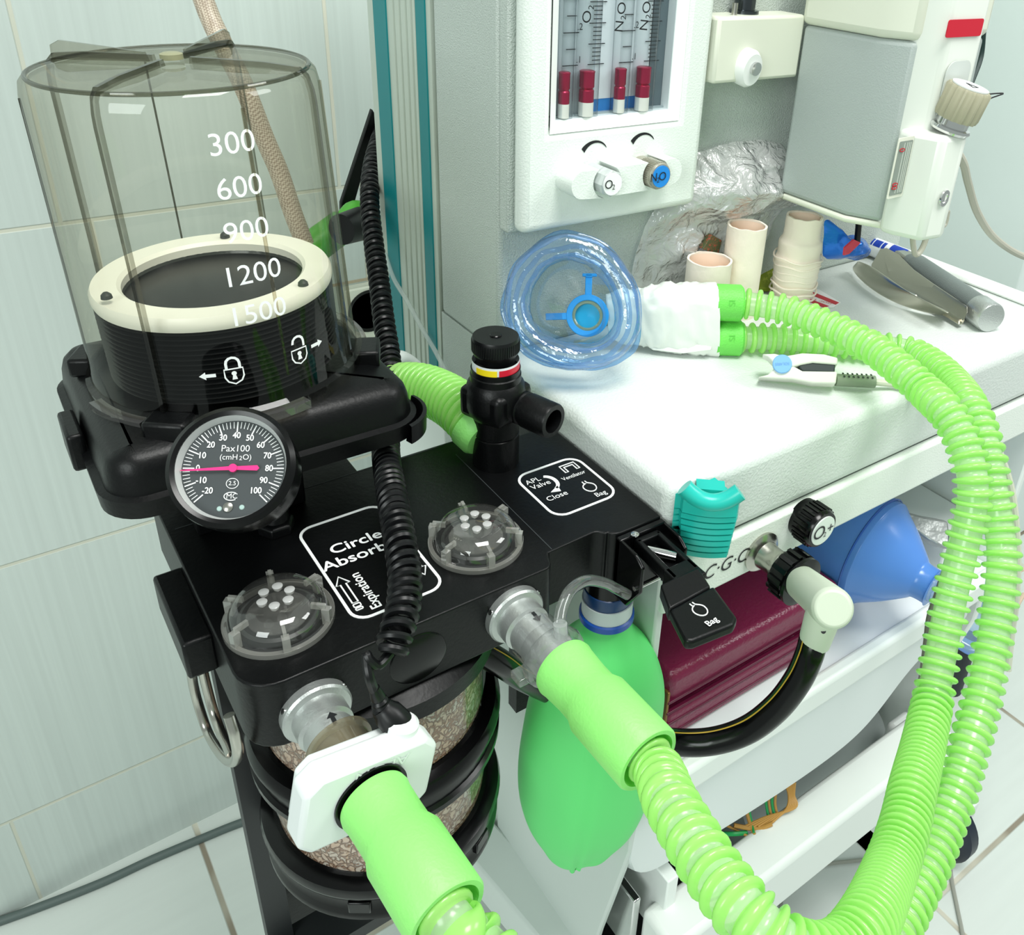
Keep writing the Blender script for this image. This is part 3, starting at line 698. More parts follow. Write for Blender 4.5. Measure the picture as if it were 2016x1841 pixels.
# valve domes
dome_m = clear('dome_acrylic', (.98, .98, .97), (.62, .61, .57), 2.2, body=.04, bodycol=(.9, .9, .88), edgepow=.35)
disc_m = mat('valve_seat', '2a2c2b', .35)
def dome(x, y):
    d = lathe(bmnew(), frame((x, y, ZT), (0, 0, 1)), [(.086, 0), (.086, .010), (.079, .013), (.077, .022), (.073, .034), (.062, .046), (.045, .051), (.0, .052)], 56, cap0=False, cap1=False)
    o = mk('valve_dome', d, dome_m, ab)
    rm = lathe(bmnew(), frame((x, y, ZT), (0, 0, 1)), [(.080, .0), (.088, .0), (.088, .009), (.080, .009)], 56, close=True); mk('dome_rim', rm, clear('rim_acrylic', (.8, .8, .77), (.45, .44, .40), 1.8, body=.35, bodycol=(.75, .75, .7)), o)
    for k in range(6):
        a = TAU*k/6+.35; M = frame((x, y, ZT), (0, 0, 1), (math.cos(a), math.sin(a), 0))
        b = box(bmnew(), (.074, -.006, .004), (.087, .006, .034), M); box(b, (.056, -.0028, .032), (.080, .0028, .042), M); mk('grip_rib', b, clear('rib_acrylic', (.88, .88, .85), (.4, .4, .37), 2.6, body=.34, bodycol=(.9, .9, .86)), o)
    for k in range(6):
        a = TAU*k/6+.1; rr = .023
        px_, py_ = x+rr*math.cos(a), y+rr*math.sin(a)
        b = lathe(bmnew(), frame((px_, py_, ZT+.040), (0, 0, 1)), [(.001, 0), (.007, .006), (.0085, .012), (.006, .0135), (.0, .014)], 14); mk('dimple', b, clear('dimple_clear', (.95, .95, .95), (.8, .8, .8), 1.6, body=.65, bodycol=(.95, .95, .95)), o)
    b = lathe(bmnew(), frame((x, y, ZT), (0, 0, 1)), [(.064, .0), (.064, .012), (.058, .015), (.058, .002), (0.0, .002)], 48, cap1=False); mk('valve_seat', b, disc_m, ab)
    b = lathe(bmnew(), frame((x, y, ZT+.014), (0, 0, 1)), [(.05, 0), (.05, .0025)], 48); mk('valve_disc', b, clear('disc_clear', (.9, .9, .88), (.6, .6, .58), 1.8, body=.14, bodycol=(.6, .6, .57)), ab)
dome(.271, 1.166); dome(.636, 1.166)
# front ports
port_m = mat('port_aluminium', 'b9bdbb', .38, .75, bump=(800, .1))
zp = -1.125
def port(x, z, L):
    b = lathe(bmnew(), frame((x, 1.037, z), (0, -1, 0)), [(.056, 0), (.056, .016), (.053, .02), (.044, .022), (.044, .052), (.038, .056), (.038, .060), (.040, .062), (.037, L)], 48)
    p = mk('hose_port', b, port_m, ab)
    for a in (150, 30): mk('set_screw', lathe(bmnew(), frame((x+.056*math.cos(R(a)), 1.029, z+.056*math.sin(R(a))), (math.cos(R(a)), 0, math.sin(R(a)))), [(.005, -.002), (.005, .0015)], 12), chrome, p)
    mk('flow_mark', flat(bmnew(), [(-.003, -.012), (-.003, .002), (-.008, .002), (0, .012), (.008, .002), (.003, .002), (.003, -.012)], frame((x+.006, .967, z+.0395), (.0, 0, 1), (1, 0, 0)) @ Matrix.Rotation(0 if x < .4 else PI, 4, 'Z'), .0012), ink_k, p)
XP1, XP2 = P(622, 1398, 1, 1.03).x, P(1012, 1208, 1, 1.03).x
zp1, zp2 = P(622, 1398, 1, 1.03).z, P(1012, 1208, 1, 1.03).z
port(XP1, zp1, .095); port(XP2, zp2, .10)
# left bracket block with bent steel hooks
bm = box(bmnew(), (.128, 1.21, -1.165), (.178, 1.41, -1.088)); blk_ = mk('bracket_block', bm, black, ab, bev=.006)
def hook(dx, dep, pts, nm='hook_rod'):
    mk(nm, tube(bmnew(), smooth_path([P(u+dx, v, 0, d) for u, v, d in pts], 10), .0088, 14), steel, blk_)
hook(0, 0, [(373, 1285, .150), (381, 1350, .152), (396, 1405, .154), (413, 1450, .156), (437, 1487, .158), (457, 1500, .157), (468, 1485, .156), (463, 1450, .155), (451, 1408, .154)])
hook(0, 0, [(392, 1285, .168), (404, 1340, .170), (420, 1400, .171), (436, 1445, .170), (448, 1470, .167), (456, 1490, .163)])
# carrying frame: flat black posts
frm = mat('frame_black_steel', '222426', .45, speck=(500, .6, '45494a', .5))
a_ = P(458, 1510, 1, 1.38)
bm = box(bmnew(), (a_.x, 1.37, -2.6), (a_.x+.008, 1.41, -1.2)); 
box(bm, (a_.x+.008, 1.37, -2.6), (a_.x+.055, 1.38, -1.2)); mk('frame_post', bm, frm, ab)
bm = box(bmnew(), (a_.x+.01, 1.46, -2.6), (a_.x+.25, 1.475, -1.2)); mk('frame_plate', bm, black, ab)
bm = box(bmnew(), (.90, 1.44, -1.95), (.955, 1.48, -1.2)); mk('frame_post', bm, black, ab)
bm = box(bmnew(), (a_.x, 1.30, -2.26), (.50, 1.40, -2.22)); mk('frame_crossbar', bm, frm, ab)
# ---- canister with granules
cx_, cy_ = .45, 1.252
cn = thing('absorber_canister', (cx_, cy_, -1.82), 'two-tier clear canister full of pinkish-brown granules hanging under the black absorber block', 'canister')
def ring(nm, prof, m, par=cn, n=72): return mk(nm, lathe(bmnew(), frame((cx_, cy_, 0), (0, 0, 1)), prof, n, close=True), m, par)
ring('top_lid', [(.0, -1.205), (.205, -1.205), (.222, -1.215), (.240, -1.225), (.240, -1.262), (.226, -1.268), (.0, -1.268)], black)
ring('middle_band', [(.215, -1.428), (.240, -1.434), (.249, -1.450), (.249, -1.462), (.240, -1.468), (.240, -1.500), (.247, -1.505), (.247, -1.518), (.236, -1.528), (.215, -1.530)], black_g)
ring('base_cup', [(.0, -1.672), (.225, -1.672), (.245, -1.682), (.249, -1.698), (.245, -1.712), (.238, -1.72), (.238, -1.752), (.243, -1.76), (.243, -1.775), (.225, -1.80), (.15, -1.82), (.0, -1.82)], black_g)
gran = bpy.data.materials.new('soda_granules'); gran.use_nodes = True; N, L = nt(gran); b = N['Principled BSDF']; b.inputs['Roughness'].default_value = .85
tc = N.new('ShaderNodeTexCoord'); v1 = N.new('ShaderNodeTexVoronoi'); v1.inputs['Scale'].default_value = 190; v2 = N.new('ShaderNodeTexVoronoi'); v2.feature = 'DISTANCE_TO_EDGE'; v2.inputs['Scale'].default_value = 190
wn = N.new('ShaderNodeTexNoise'); wn.inputs['Scale'].default_value = 160; mxv = N.new('ShaderNodeMix'); mxv.data_type = 'VECTOR'; mxv.inputs[0].default_value = .012
L.new(tc.outputs['Object'], mxv.inputs[4]); L.new(tc.outputs['Object'], wn.inputs['Vector']); L.new(wn.outputs['Color'], mxv.inputs[5])
L.new(mxv.outputs[1], v1.inputs['Vector']); L.new(mxv.outputs[1], v2.inputs['Vector'])
cr = N.new('ShaderNodeValToRGB'); cr.color_ramp.elements[0].color = sr('f0c8ae'); cr.color_ramp.elements[1].color = sr('fff2e8')
e_ = cr.color_ramp.elements.new(.5); e_.color = sr('ffdcc4')
L.new(v1.outputs['Color'], cr.inputs[0])
mr = N.new('ShaderNodeMapRange'); mr.inputs['From Min'].default_value = .02; mr.inputs['From Max'].default_value = .16; L.new(v2.outputs['Distance'], mr.inputs['Value'])
mx = N.new('ShaderNodeMix'); mx.data_type = 'RGBA'; mx.inputs[6].default_value = sr('c08e70'); L.new(mr.outputs[0], mx.inputs[0]); L.new(cr.outputs[0], mx.inputs[7]); L.new(mx.outputs[2], b.inputs['Base Color'])
bp = N.new('ShaderNodeBump'); bp.inputs['Strength'].default_value = .9; bp.inputs['Distance'].default_value = .002; L.new(mr.outputs[0], bp.inputs['Height']); L.new(bp.outputs['Normal'], b.inputs['Normal'])
for z0, z1 in ((-1.43, -1.295), (-1.675, -1.53)):
    bm = bmnew(); lathe(bm, frame((cx_, cy_, 0), (0, 0, 1)), [(.205, z0), (.2125, z0+.002), (.2125, z1), (.10, z1+.006)], 96)
    g = mk('granules', bm, gran, cn, kind='stuff')
    s = ring('clear_wall', [(.216, z0-.005), (.222, z0-.005), (.222, z1+.035 if z0 > -1.5 else z1+.005), (.216, z1+.035 if z0 > -1.5 else z1+.005)], clear('canister_clear', (.97, .97, .97), (.7, .72, .7), 1.1), cn)
for a in (-125, -60, -95):
    M = frame((cx_+.240*math.cos(R(a)), cy_+.240*math.sin(R(a)), -1.735), (math.cos(R(a)), math.sin(R(a)), 0), (-math.sin(R(a)), math.cos(R(a)), 0))
    mk('rim_clip', box(bmnew(), (-.022, -.016, -.008), (.022, .016, .006), M), black_g, cn, bev=.003)
bm = lathe(bmnew(), frame((cx_+.03, cy_-.02, -1.90), (0, 0, 1)), [(.05, 0), (.075, .02), (.075, .05), (.05, .08)], 32); mk('drain_knob', bm, black_g, cn)

# ---- APL valve
av = thing('apl_valve', (.806, 1.385, ZT), 'black pressure relief valve with knurled cap, yellow and red ring and side outlet', 'valve')
Mv = frame((.806, 1.385, ZT), (0, 0, 1), (1, 0, 0))
bm = lathe(bmnew(), Mv, [(.049, 0), (.049, .072), (.046, .074), (.049, .077), (.049, .115), (.060, .13), (.063, .145), (.063, .175), (.058, .192), (.052, .200), (.052, .214), (.050, .216), (.0505, .228)], 10*5); vb_ = mk('valve_body', bm, black, av, ang=25)
bm = box(bmnew(), (-.055, -.055, .118), (.055, .055, .188), Mv @ Matrix.Rotation(.35, 4, 'Z')); mk('valve_block', bm, black, av, bev=.014, seg=3)
e_ = P(1090, 830, 2, -.925); o_ = V((.83, 1.37, -.925)); dr = (e_-o_); 
L_ = dr.length
bm = lathe(bmnew(), frame(o_, dr), [(.036, 0), (.036, L_*.35), (.033, L_*.37), (.033, L_*.42), (.037, L_*.44), (.037, L_-.004), (.035, L_), (.025, L_), (.024, L_-.05), (.0, L_-.055)], 36, cap1=False); mk('side_outlet', bm, black, av)
bm = lathe(bmnew(), Mv, [(.0475, .228), (.0475, .246)], 64, cap0=False, cap1=False); ringw = mk('scale_ring', bm, mat('ring_white', 'dfe5e8', .4), av)
def ringseg(m, a0, a1, z0, z1, nm): mk(nm, lathe(bmnew(), Mv, [(.0481, z0), (.0485, z0), (.0485, z1), (.0481, z1)], 20, close=True, a0=R(a0), a1=R(a1)), m, ringw)
ringseg(mat('ring_red', 'c8102e', .35), -112, -28, .228, .241, 'red_band'); ringseg(mat('ring_yellow', 'f2d81e', .35), -172, -117, .228, .241, 'yellow_band')
bm = bmnew(); lathe(bm, Mv, [(.040, .245), (.042, .256), (.046, .262), (.0475, .266), (.0475, .292), (.0455, .297), (.042, .297)], 56)
for i in range(60):
    a = TAU*i/60; box(bm, (-.0008, -.0008, .267), (.0008, .0008, .290), Mv @ Matrix.Translation((.0476*math.cos(a), .0476*math.sin(a), 0)))
cap_ = mk('valve_cap', bm, black_r, av)
mk('cap_button', lathe(bmnew(), Mv, [(.012, .296), (.012, .2985), (.010, .300)], 28), black_g, cap_)

# ---- bag / ventilator selector lever
lv = thing('selector_lever', (.94, 1.0, -1.2), 'black selector lever marked with a bag symbol, on a bracket at the absorber corner', 'lever')
bm = bmnew()
for x in (.872, .978): prism(bm, [(x, 1.046, -1.075), (x, .985, -1.078), (x, .962, -1.095), (x, .962, -1.155), (x, 1.0, -1.215), (x, 1.046, -1.215)], (.008, 0, 0))
box(bm, (.872, 1.030, -1.215), (.986, 1.046, -1.075)); mk('bracket', bm, black_g, lv, bev=.003)
# arm runs towards the front and carries the paddle
pts = [(-.024, 1.02), (-.026, .93), (-.036, .90), (-.036, .86), (-.060, .845)]
xc = .935
def side(s): return [(xc+s*x, y) for x, y in pts]
Al = side(1); Bl = side(-1)
bm = bmnew(); zA = -1.083
prism(bm, [(x, y, zA-.020) for x, y in [(.925, 1.02), (.962, 1.02), (.955, .93), (.965, .895), (.845, .895), (.872, .93), (.90, .945)]], (0, 0, .018))
arm = bmnew()
prism(arm, [(.905, 1.025, zA-.03), (.905, 1.025, zA), (.895, .90, zA), (.895, .90, zA-.03)], (.012, 0, 0))
prism(arm, [(.953, 1.025, zA-.03), (.953, 1.025, zA), (.946, .90, zA), (.946, .90, zA-.03)], (.012, 0, 0))
box(arm, (.895, .88, zA-.035), (.958, .93, zA)); box(arm, (.905, 1.015, zA-.03), (.963, 1.03, zA)); box(arm, (.905, .90, zA-.033), (.955, 1.02, zA-.024))
mk('lever_arm', arm, black, lv, bev=.003); bm.free()
pc = [P(1318, 1200, 2, -1.085), P(1405, 1152, 2, -1.085), P(1452, 1215, 2, -1.085), P(1445, 1230, 2, -1.085), P(1365, 1262, 2, -1.085), P(1350, 1262, 2, -1.085)]
bm = prism(bmnew(), pc, (0, 0, -.022)); pdl = mk('paddle', bm, black, lv, bev=.006, seg=3)
bm = prism(bmnew(), [P(1318, 1200, 2, -1.085), P(1400, 1155, 2, -1.085), P(1375, 1115, 2, -1.075), P(1300, 1150, 2, -1.075)], (0, 0, -.03)); mk('paddle_neck', bm, black, lv, bev=.004)
pcn = P(1378, 1208, 2, -1.085); pb = P(1401, 1224, 2, -1.085)
mk('bag_symbol', bagsym(bmnew(), frame(P(1377, 1201, 2, -1.0845), (0, 0, 1), (1, .08, 0)), .80), ink_w, pdl)
mk('lettering', text(bmnew(), 'Bag', .018, frame(P(1401, 1225, 2, -1.0845), (0, 0, 1), (1, .08, 0)), bold=.0003), ink_w, pdl)
mk('spring_pin', cyl(bmnew(), (.915, 1.0, -1.094), (.95, .955, -1.094), .009, n=16), chrome, lv)
mk('pivot_pin', cyl(bmnew(), (.868, .975, -1.15), (.99, .975, -1.15), .005, n=12), chrome, lv)
mk('mount_screw', lathe(bmnew(), frame(P(1250, 1053, 2, ZT), (0, 0, 1)), [(.008, 0), (.008, .002), (.004, .003)], 20), chrome, lv)

# ================================================================ VENTILATOR BELLOWS
jx, jy, jz0, jz1 = .348, 1.565, -.780, -.263
bl = thing('ventilator_bellows', (jx, jy, -.9), 'clear ribbed bellows jar with printed volume scale on a square black base', 'ventilator')
bm = bmnew(); hx, hy = .258, .245
lv_ = [(-.905, -.015, .05), (-.90, .012, .06), (-.868, .014, .06), (-.864, .002, .055), (-.83, -.002, .055), (-.812, -.008, .055), (-.800, -.022, .05), (-.793, -.05, .045)]
rg = []
for z, e, r in lv_: rg.append([bm.verts.new((jx+x, jy+y, z)) for x, y in rrect(-hx-e, -hy-e, hx+e, hy+e, r+e, 8)])
for a, b in zip(rg, rg[1:]):
    for i in range(len(a)): bm.faces.new((a[i], a[(i+1) % len(a)], b[(i+1) % len(a)], b[i]))
bm.faces.new(rg[0][::-1]); bm.faces.new(rg[-1]); base_ = mk('base', bm, black, bl)
bm = box(bmnew(), (.22, 1.45, ZT), (.42, 1.66, -.9)); mk('base_riser', bm, black, bl, bev=.005)
# corner latch and side clip
M = frame((jx+hx-.050, jy-hy+.050, -.890), (0, 0, 1))
bm = lathe(bmnew(), M, [(.075, -.012), (.087, -.012), (.088, .028), (.076, .020)], 14, close=False, a0=R(-80), a1=R(20)); mk('corner_latch', lathe(bmnew(), M, [(.062, -.012), (.078, -.012), (.080, .026), (.073, .028)], 14, close=True, a0=R(-75), a1=R(20)), black_r, bl); bm.free()
mk('side_clip', box(bmnew(), (jx-hx-.03, 1.50, -.90), (jx-hx-.004, 1.60, -.83)), black, bl, bev=.006)
# locking lugs on the base
for a in (-128, -25, 62, 152):
    M = frame((jx, jy, -.793), (0, 0, 1), (math.cos(R(a)), math.sin(R(a)), 0))
    mk('locking_lug', box(bmnew(), (.222, -.035, -.01), (.268, .035, .026), M), black, bl, bev=.006)
XF[0] = Matrix.Translation((jx, jy, jz0)) @ Matrix.Rotation(R(-1.9), 4, 'Y') @ Matrix.Translation((-jx, -jy, -jz0))
jar_m = clear('jar_smoky', (.95, .945, .91), (.66, .65, .58), .9, edgepow=.35)
prof = [(.236, jz0-.012), (.236, jz0+.006), (.2275, jz0+.012), (.224, jz0+.06), (.218, jz1-.045), (.217, jz1-.03), (.2135, jz1-.012), (.206, jz1-.003), (.199, jz1-.001), (.150, jz1+.001), (.018, jz1+.004), (.0, jz1+.004)]
jar = mk('jar', lathe(bmnew(), frame((jx, jy, 0), (0, 0, 1)), prof, 96, cap0=False, cap1=False), jar_m, bl)
mk('shoulder_line', lathe(bmnew(), frame((jx, jy, 0), (0, 0, 1)), [(.203+.0035*math.cos(R(a)), jz1-.004+.0035*math.sin(R(a))) for a in range(0, 360, 45)], 96, close=True), clear('shoulder_smoke', (.62, .62, .56), (.35, .35, .30), 1.5), jar)
mk('top_plate', lathe(bmnew(), frame((jx, jy, 0), (0, 0, 1)), [(.018, jz1-.004), (.200, jz1-.008)], 72, cap0=False, cap1=False), clear('top_smoke', (.84, .84, .78), (.7, .7, .64), 1.0, body=.05), jar)
rib_m = clear('jar_rib', (.74, .73, .68), (.22, .22, .18), 1.6, edgepow=.55)
def rr_at(z):
    for (r0, h0), (r1, h1) in zip(prof, prof[1:]):
        if h0 <= z <= h1 and h1 > h0: return r0+(r1-r0)*(z-h0)/(h1-h0)
    return .22
for a in (-131, -43, 134, 50):
    c, s = math.cos(R(a)), math.sin(R(a)); tv = V((-s, c, 0))
    path = [(.226-.0005, jz0+.02), (.224, jz0+.06), (.221, jz0+.2), (.2195, jz0+.35), (.218, jz1-.045), (.217, jz1-.03), (.2135, jz1-.012), (.206, jz1-.003), (.15, jz1+.001), (.03, jz1+.003)]
    bm = bmnew(); rws = []
    for i, (r, z) in enumerate(path):
        nx, nz = (1, 0) if i < 5 else ((.9, .4) if i == 5 else ((.6, .8) if i == 6 else (0.1, 1)))
        e = .009 if i < 8 else .010
        rws.append([bm.verts.new(V((jx+rr*c, jy+rr*s, zz))+tv*w) for rr, zz, w in ((r, z, -.0045), (r+nx*e, z+nz*e, -.0035), (r+nx*e, z+nz*e, .0035), (r, z, .0045))])
    for A_, B_2 in zip(rws, rws[1:]):
        for i in range(3): bm.faces.new((A_[i], A_[i+1], B_2[i+1], B_2[i]))
    mk('jar_rib', bm, rib_m, jar)
    if a in (134, 50):
        fin = [(.04, jz1+.002), (.045, jz1+.016), (.19, jz1+.026), (.207, jz1+.018), (.21, jz1-.004)]
        mk('top_fin', prism(bmnew(), [V((jx+r*c, jy+r*s, z))-tv*.0025 for r, z in fin], tv*.005), clear('fin_clear', (.88, .87, .82), (.45, .45, .40), 1.5), jar)
for a in (-80, -20, 90, 180):
    c, s = math.cos(R(a)), math.sin(R(a)); tv = V((-s, c, 0))
    p0 = V((jx+.222*c, jy+.222*s, jz0+.05)); p1 = V((jx+.2165*c, jy+.2165*s, jz1-.03))
    mk('moulding_line', cyl(bmnew(), p0, p1, .0018 if a > 0 else .003, n=6), clear('line_dark', (.45, .44, .40), (.2, .2, .17), 1) if a > 0 else clear('line_tan', (.86, .82, .74), (.66, .62, .54), 1.2), jar)
mk('top_plug', lathe(bmnew(), frame((jx, jy, jz1+.008), (0, 0, 1)), [(.017, 0), (.017, .008), (.012, .010)], 24), mat('plug_olive', '8b8b6c', .4), jar)
for a0, a1 in ((-118, -75), (-15, 15), (-170, -140), (75, 110)):
    mk('flange_tab', lathe(bmnew(), frame((jx, jy, -.793), (0, 0, 1)), [(.226, 0), (.246, 0), (.246, .014), (.226, .014)], 14, close=True, a0=R(a0), a1=R(a1)), clear('tab_clear', (.75, .74, .70), (.4, .4, .36), 1.8, body=.12), jar)
# printed scale, wrapped round the jar
def wrap(ang, z):
    def f(x, y, h):
        r = rr_at(z+y)+.0008+h; a = R(ang)+x/.222
        return V((jx+r*math.cos(a), jy+r*math.sin(a), z+y))
    return f
bm = bmnew()
for s, z, a in (('300', -.340, -86.5), ('600', -.405, -86.5), ('900', -.472, -86.8), ('1200', -.541, -87.5), ('1500', -.607, -88)): text(bm, s, .046, wrap(a, z), h=.0003, sx=1.02)
mk('scale_numbers', bm, ink_w, jar)
def shape(ang, z, pts, w=None, closed=True):
    f = wrap(ang, z)
    if w:
        n = len(pts); q = [V((x, y, 0)) for x, y in pts]; I, O = [], []
        for i in range(n):
            a = q[(i-1) % n] if closed else q[max(0, i-1)]; b = q[(i+1) % n] if closed else q[min(n-1, i+1)]
            t = (b-a).normalized(); nn = V((-t.y, t.x, 0))*w/2; I.append(q[i]-nn); O.append(q[i]+nn)
        vi = [bm.verts.new(f(p.x, p.y, .0004)) for p in I]; vo = [bm.verts.new(f(p.x, p.y, .0004)) for p in O]
        for k in range(n if closed else n-1): bm.faces.new((vi[k], vi[(k+1) % n], vo[(k+1) % n], vo[k]))
    else: bm.faces.new([bm.verts.new(f(x, y, .0004)) for x, y in pts])
for ang, z, op in ((-101.5, -.697, 0), (-73.6, -.694, 1)):
    bm = bmnew(); lk = [(-.014, .004), (.014, .004), (.014, -.010), (.010, -.018), (0, -.023), (-.010, -.018), (-.014, -.010)]
    shape(ang, z, lk, .0026)
    sh_ = [(-.010, .004), (-.010, .012)]+[(-.010*math.cos(R(k)), .014+.010*math.sin(R(k))) for k in range(0, 181, 30)]+([(.010, .004)] if not op else [(.010, .012)])
    if op: sh_ = [(-x, y) for x, y in sh_][::-1]; sh_ = [(x, y+.003) for x, y in sh_]
    shape(ang, z, sh_, .0042, False)
    shape(ang, z, [(.004*math.cos(R(k)), -.004+.004*math.sin(R(k))) for k in range(0, 360, 40)]); shape(ang, z, [(-.002, -.006), (.002, -.006), (.004, -.015), (-.004, -.015)]); mk('open_lock_symbol' if op else 'lock_symbol', bm, ink_w, jar)
for ang, z, s in ((-111.5, -.700, -1), (-64.2, -.696, 1)):
    bm = bmnew(); shape(ang, z, [(s*x, y) for x, y in ((-.012, .003), (.003, .003), (.003, .007), (.013, 0), (.003, -.007), (.003, -.003), (-.012, -.003))]); mk('turn_arrow', bm, ink_w, jar)
# bellows and its white ring inside
bm = lathe(bmnew(), frame((jx, jy, 0), (0, 0, 1)), [(.150, -.636), (.196, -.636), (.198, -.630), (.198, -.620), (.194, -.612), (.154, -.612), (.148, -.618)], 96, close=True); rw = mk('bellows_ring', bm, mat('ring_ivory', 'ecebdf', .35), bl)
for u, v in ((210, 586), (597, 561), (443, 466)):
    sp0 = P(u, v, 2, -.608)
    mk('ring_stud', lathe(bmnew(), frame(XF[0].inverted() @ V((sp0.x, sp0.y, -.609)), (0, 0, 1)), [(.009, 0), (.008, .006), (.004, .010), (0, .011)], 18), mat('stud_grey', '3c4340', .5), rw)
pf = [(.150, -.633), (.100, -.650), (.0, -.655)]
mk('bellows_top', lathe(bmnew(), frame((jx, jy, 0), (0, 0, 1)), [(0.0, -.690), (.10, -.688), (.140, -.660), (.153, -.622), (.156, -.64), (0.0, -.70)], 64, cap0=False, cap1=False), mat('bellows_top_rubber', '343835', .3, bump=(60, .8)), bl)
pf = []
z = -.637
while z > -.77: pf += [(.186, z), (.196, z-.0045)]; z -= .009
mk('bellows_folds', lathe(bmnew(), frame((jx, jy, 0), (0, 0, 1)), pf+[(.186, z)], 72), mat('bellows_rubber', '16181a', .3), bl, ang=60)

XF[0] = None
# ================================================================ PRESSURE GAUGE
G = D(458, 921, 1.31); Bk = D(483, 941, 1.39); axn = (G-Bk).normalized()
upv = (ROT @ V((0.02, 1, 0))); xr = upv.cross(axn); Mg = frame(G, axn, xr)
gt = thing('pressure_gauge', (G.x+.05, G.y+.1, ZT), 'round black-faced pressure gauge with a bright pink needle', 'gauge')
Rg = .0815
mk('bezel', lathe(bmnew(), Mg, [(Rg-.004, -.002), (Rg-.004, .012), (Rg+.002, .014), (Rg+.009, .008), (Rg+.010, -.004), (Rg+.007, -.008), (Rg+.008, -.02), (Rg+.008, -.05), (Rg, -.055), (Rg-.006, -.055), (Rg-.006, -.004)], 80, close=True), mat('bezel_black', '040405', .22, spec=.35), gt)
mk('case', lathe(bmnew(), Mg, [(Rg+.004, -.05), (Rg+.004, -.075), (Rg-.012, -.085), (.0, -.085)], 64, cap1=False), black, gt)
bmk = mat('dial_inner_ring', 'd3d7d5', .3)
mk('inner_ring', lathe(bmnew(), Mg, [(Rg-.004, -.008), (Rg-.0085, -.008), (Rg-.0045, .008), (Rg-.004, .008)], 80, close=True), bmk, gt)
dl = mk('dial', lathe(bmnew(), Mg, [(Rg-.004, -.014), (Rg-.004, -.008)], 72), mat('dial_face', '3a4042', .45, speck=(900, .6, '5a6062', .4)), gt)
Md = Mg @ Matrix.Translation((0, 0, -.0078))
bm = bmnew(); Rd = Rg-.0085
for i in range(0, 61):
    v = -20+2*i; a = R(90-(v-40)*2.24); big = v % 10 == 0
    M = Md @ Matrix.Rotation(a, 4, 'Z'); box(bm, (Rd-(.018 if big else .012), -.0009 if big else -.0005, 0), (Rd-.002, .0009 if big else .0005, .001), M)
mk('graduations', bm, ink_w, dl)
bm = bmnew()
for v in range(-20, 101, 10):
    a = R(90-(v-40)*2.24); rr = .0585 if abs(v-40) < 45 else .057
    rr = (.047 if v in (100, -20, 90, -10) else .050)
    text(bm, str(v) if v >= 0 else '-%d' % -v, .0130, Md @ Matrix.Translation((rr*math.cos(a), rr*math.sin(a), 0)), sx=.88, bold=.0003)
text(bm, 'Pax100', .0140, Md @ Matrix.Translation((0, .030, 0))); text(bm, '(cmH', .0115, Md @ Matrix.Translation((-.0085, .017, 0))); text(bm, '2', .009, Md @ Matrix.Translation((.0085, .0155, 0))); text(bm, 'O)', .0115, Md @ Matrix.Translation((.0175, .017, 0)))
text(bm, '2.5', .009, Md @ Matrix.Translation((.0, -.022, 0))); text(bm, 'MC', .011, Md @ Matrix.Translation((.001, -.041, 0)))
strip(bm, [(.0085*math.cos(TAU*k/24), -.022+.0075*math.sin(TAU*k/24)) for k in range(24)], .0009, Md)
strip(bm, [(.010*math.cos(R(k)), -.041+.006*math.sin(R(k))) for k in range(50, 311, 20)], .0013, Md, closed=False)
mk('lettering', bm, ink_w, dl)
pk = mat('needle_pink', 'ff2e86', .35)
na = R(183)
bm = prism(bmnew(), [Md @ V(p) for p in [(.073*math.cos(na), .073*math.sin(na)-.0006, .005), (0, -.003, .005), (0, .003, .005), (.073*math.cos(na), .073*math.sin(na)+.0006, .005)]], axn*.0012)
prism(bm, [Md @ V(p) for p in [(0, .0024, .005), (0, -.0024, .005), (.034, -.0036, .005), (.037, 0, .005), (.034, .0042, .005)]], axn*.0012)
lathe(bm, Md @ Matrix.Translation((0, 0, .002)), [(.006, 0), (.006, .006)], 20); mk('needle', bm, pk, gt)
mk('zero_screw', lathe(bmnew(), Md @ Matrix.Translation((-.003, -.057, 0)), [(.007, 0), (.007, .002), (.004, .0035)], 20), steel, dl)
mk('dial_rivet', lathe(bmnew(), Md @ Matrix.Translation((.016, -.057, 0)), [(.0038, 0), (.003, .001)], 12), mat('rivet_pale', 'a9c3bd', .3), dl); mk('dial_rivet', lathe(bmnew(), Md @ Matrix.Translation((-.015, -.059, 0)), [(.0038, 0), (.003, .001)], 12), mat('rivet_pale', 'a9c3bd', .3), dl)
mk('gauge_glass', lathe(bmnew(), Mg, [(Rg-.004, .0095), (Rg-.004, .0105)], 64), clear('gauge_glass', (1, 1, 1), (.85, .85, .85), .6), gt)
ft_ = V((.315, 1.30, ZT)); bb = Mg @ V((0, -.03, -.08))
bm = tube(bmnew(), smooth_path([bb, bb+V((.02, .03, -.06)), V((.345, 1.40, ZT+.09)), V((.345, 1.40, ZT))], 6), .024, 20); mk('stem', bm, black, gt)
mk('stem_nut', lathe(bmnew(), frame((.345, 1.40, ZT), (0, 0, 1)), [(.034, 0), (.034, .018), (.028, .022)], 6), black, gt, bev=.002)

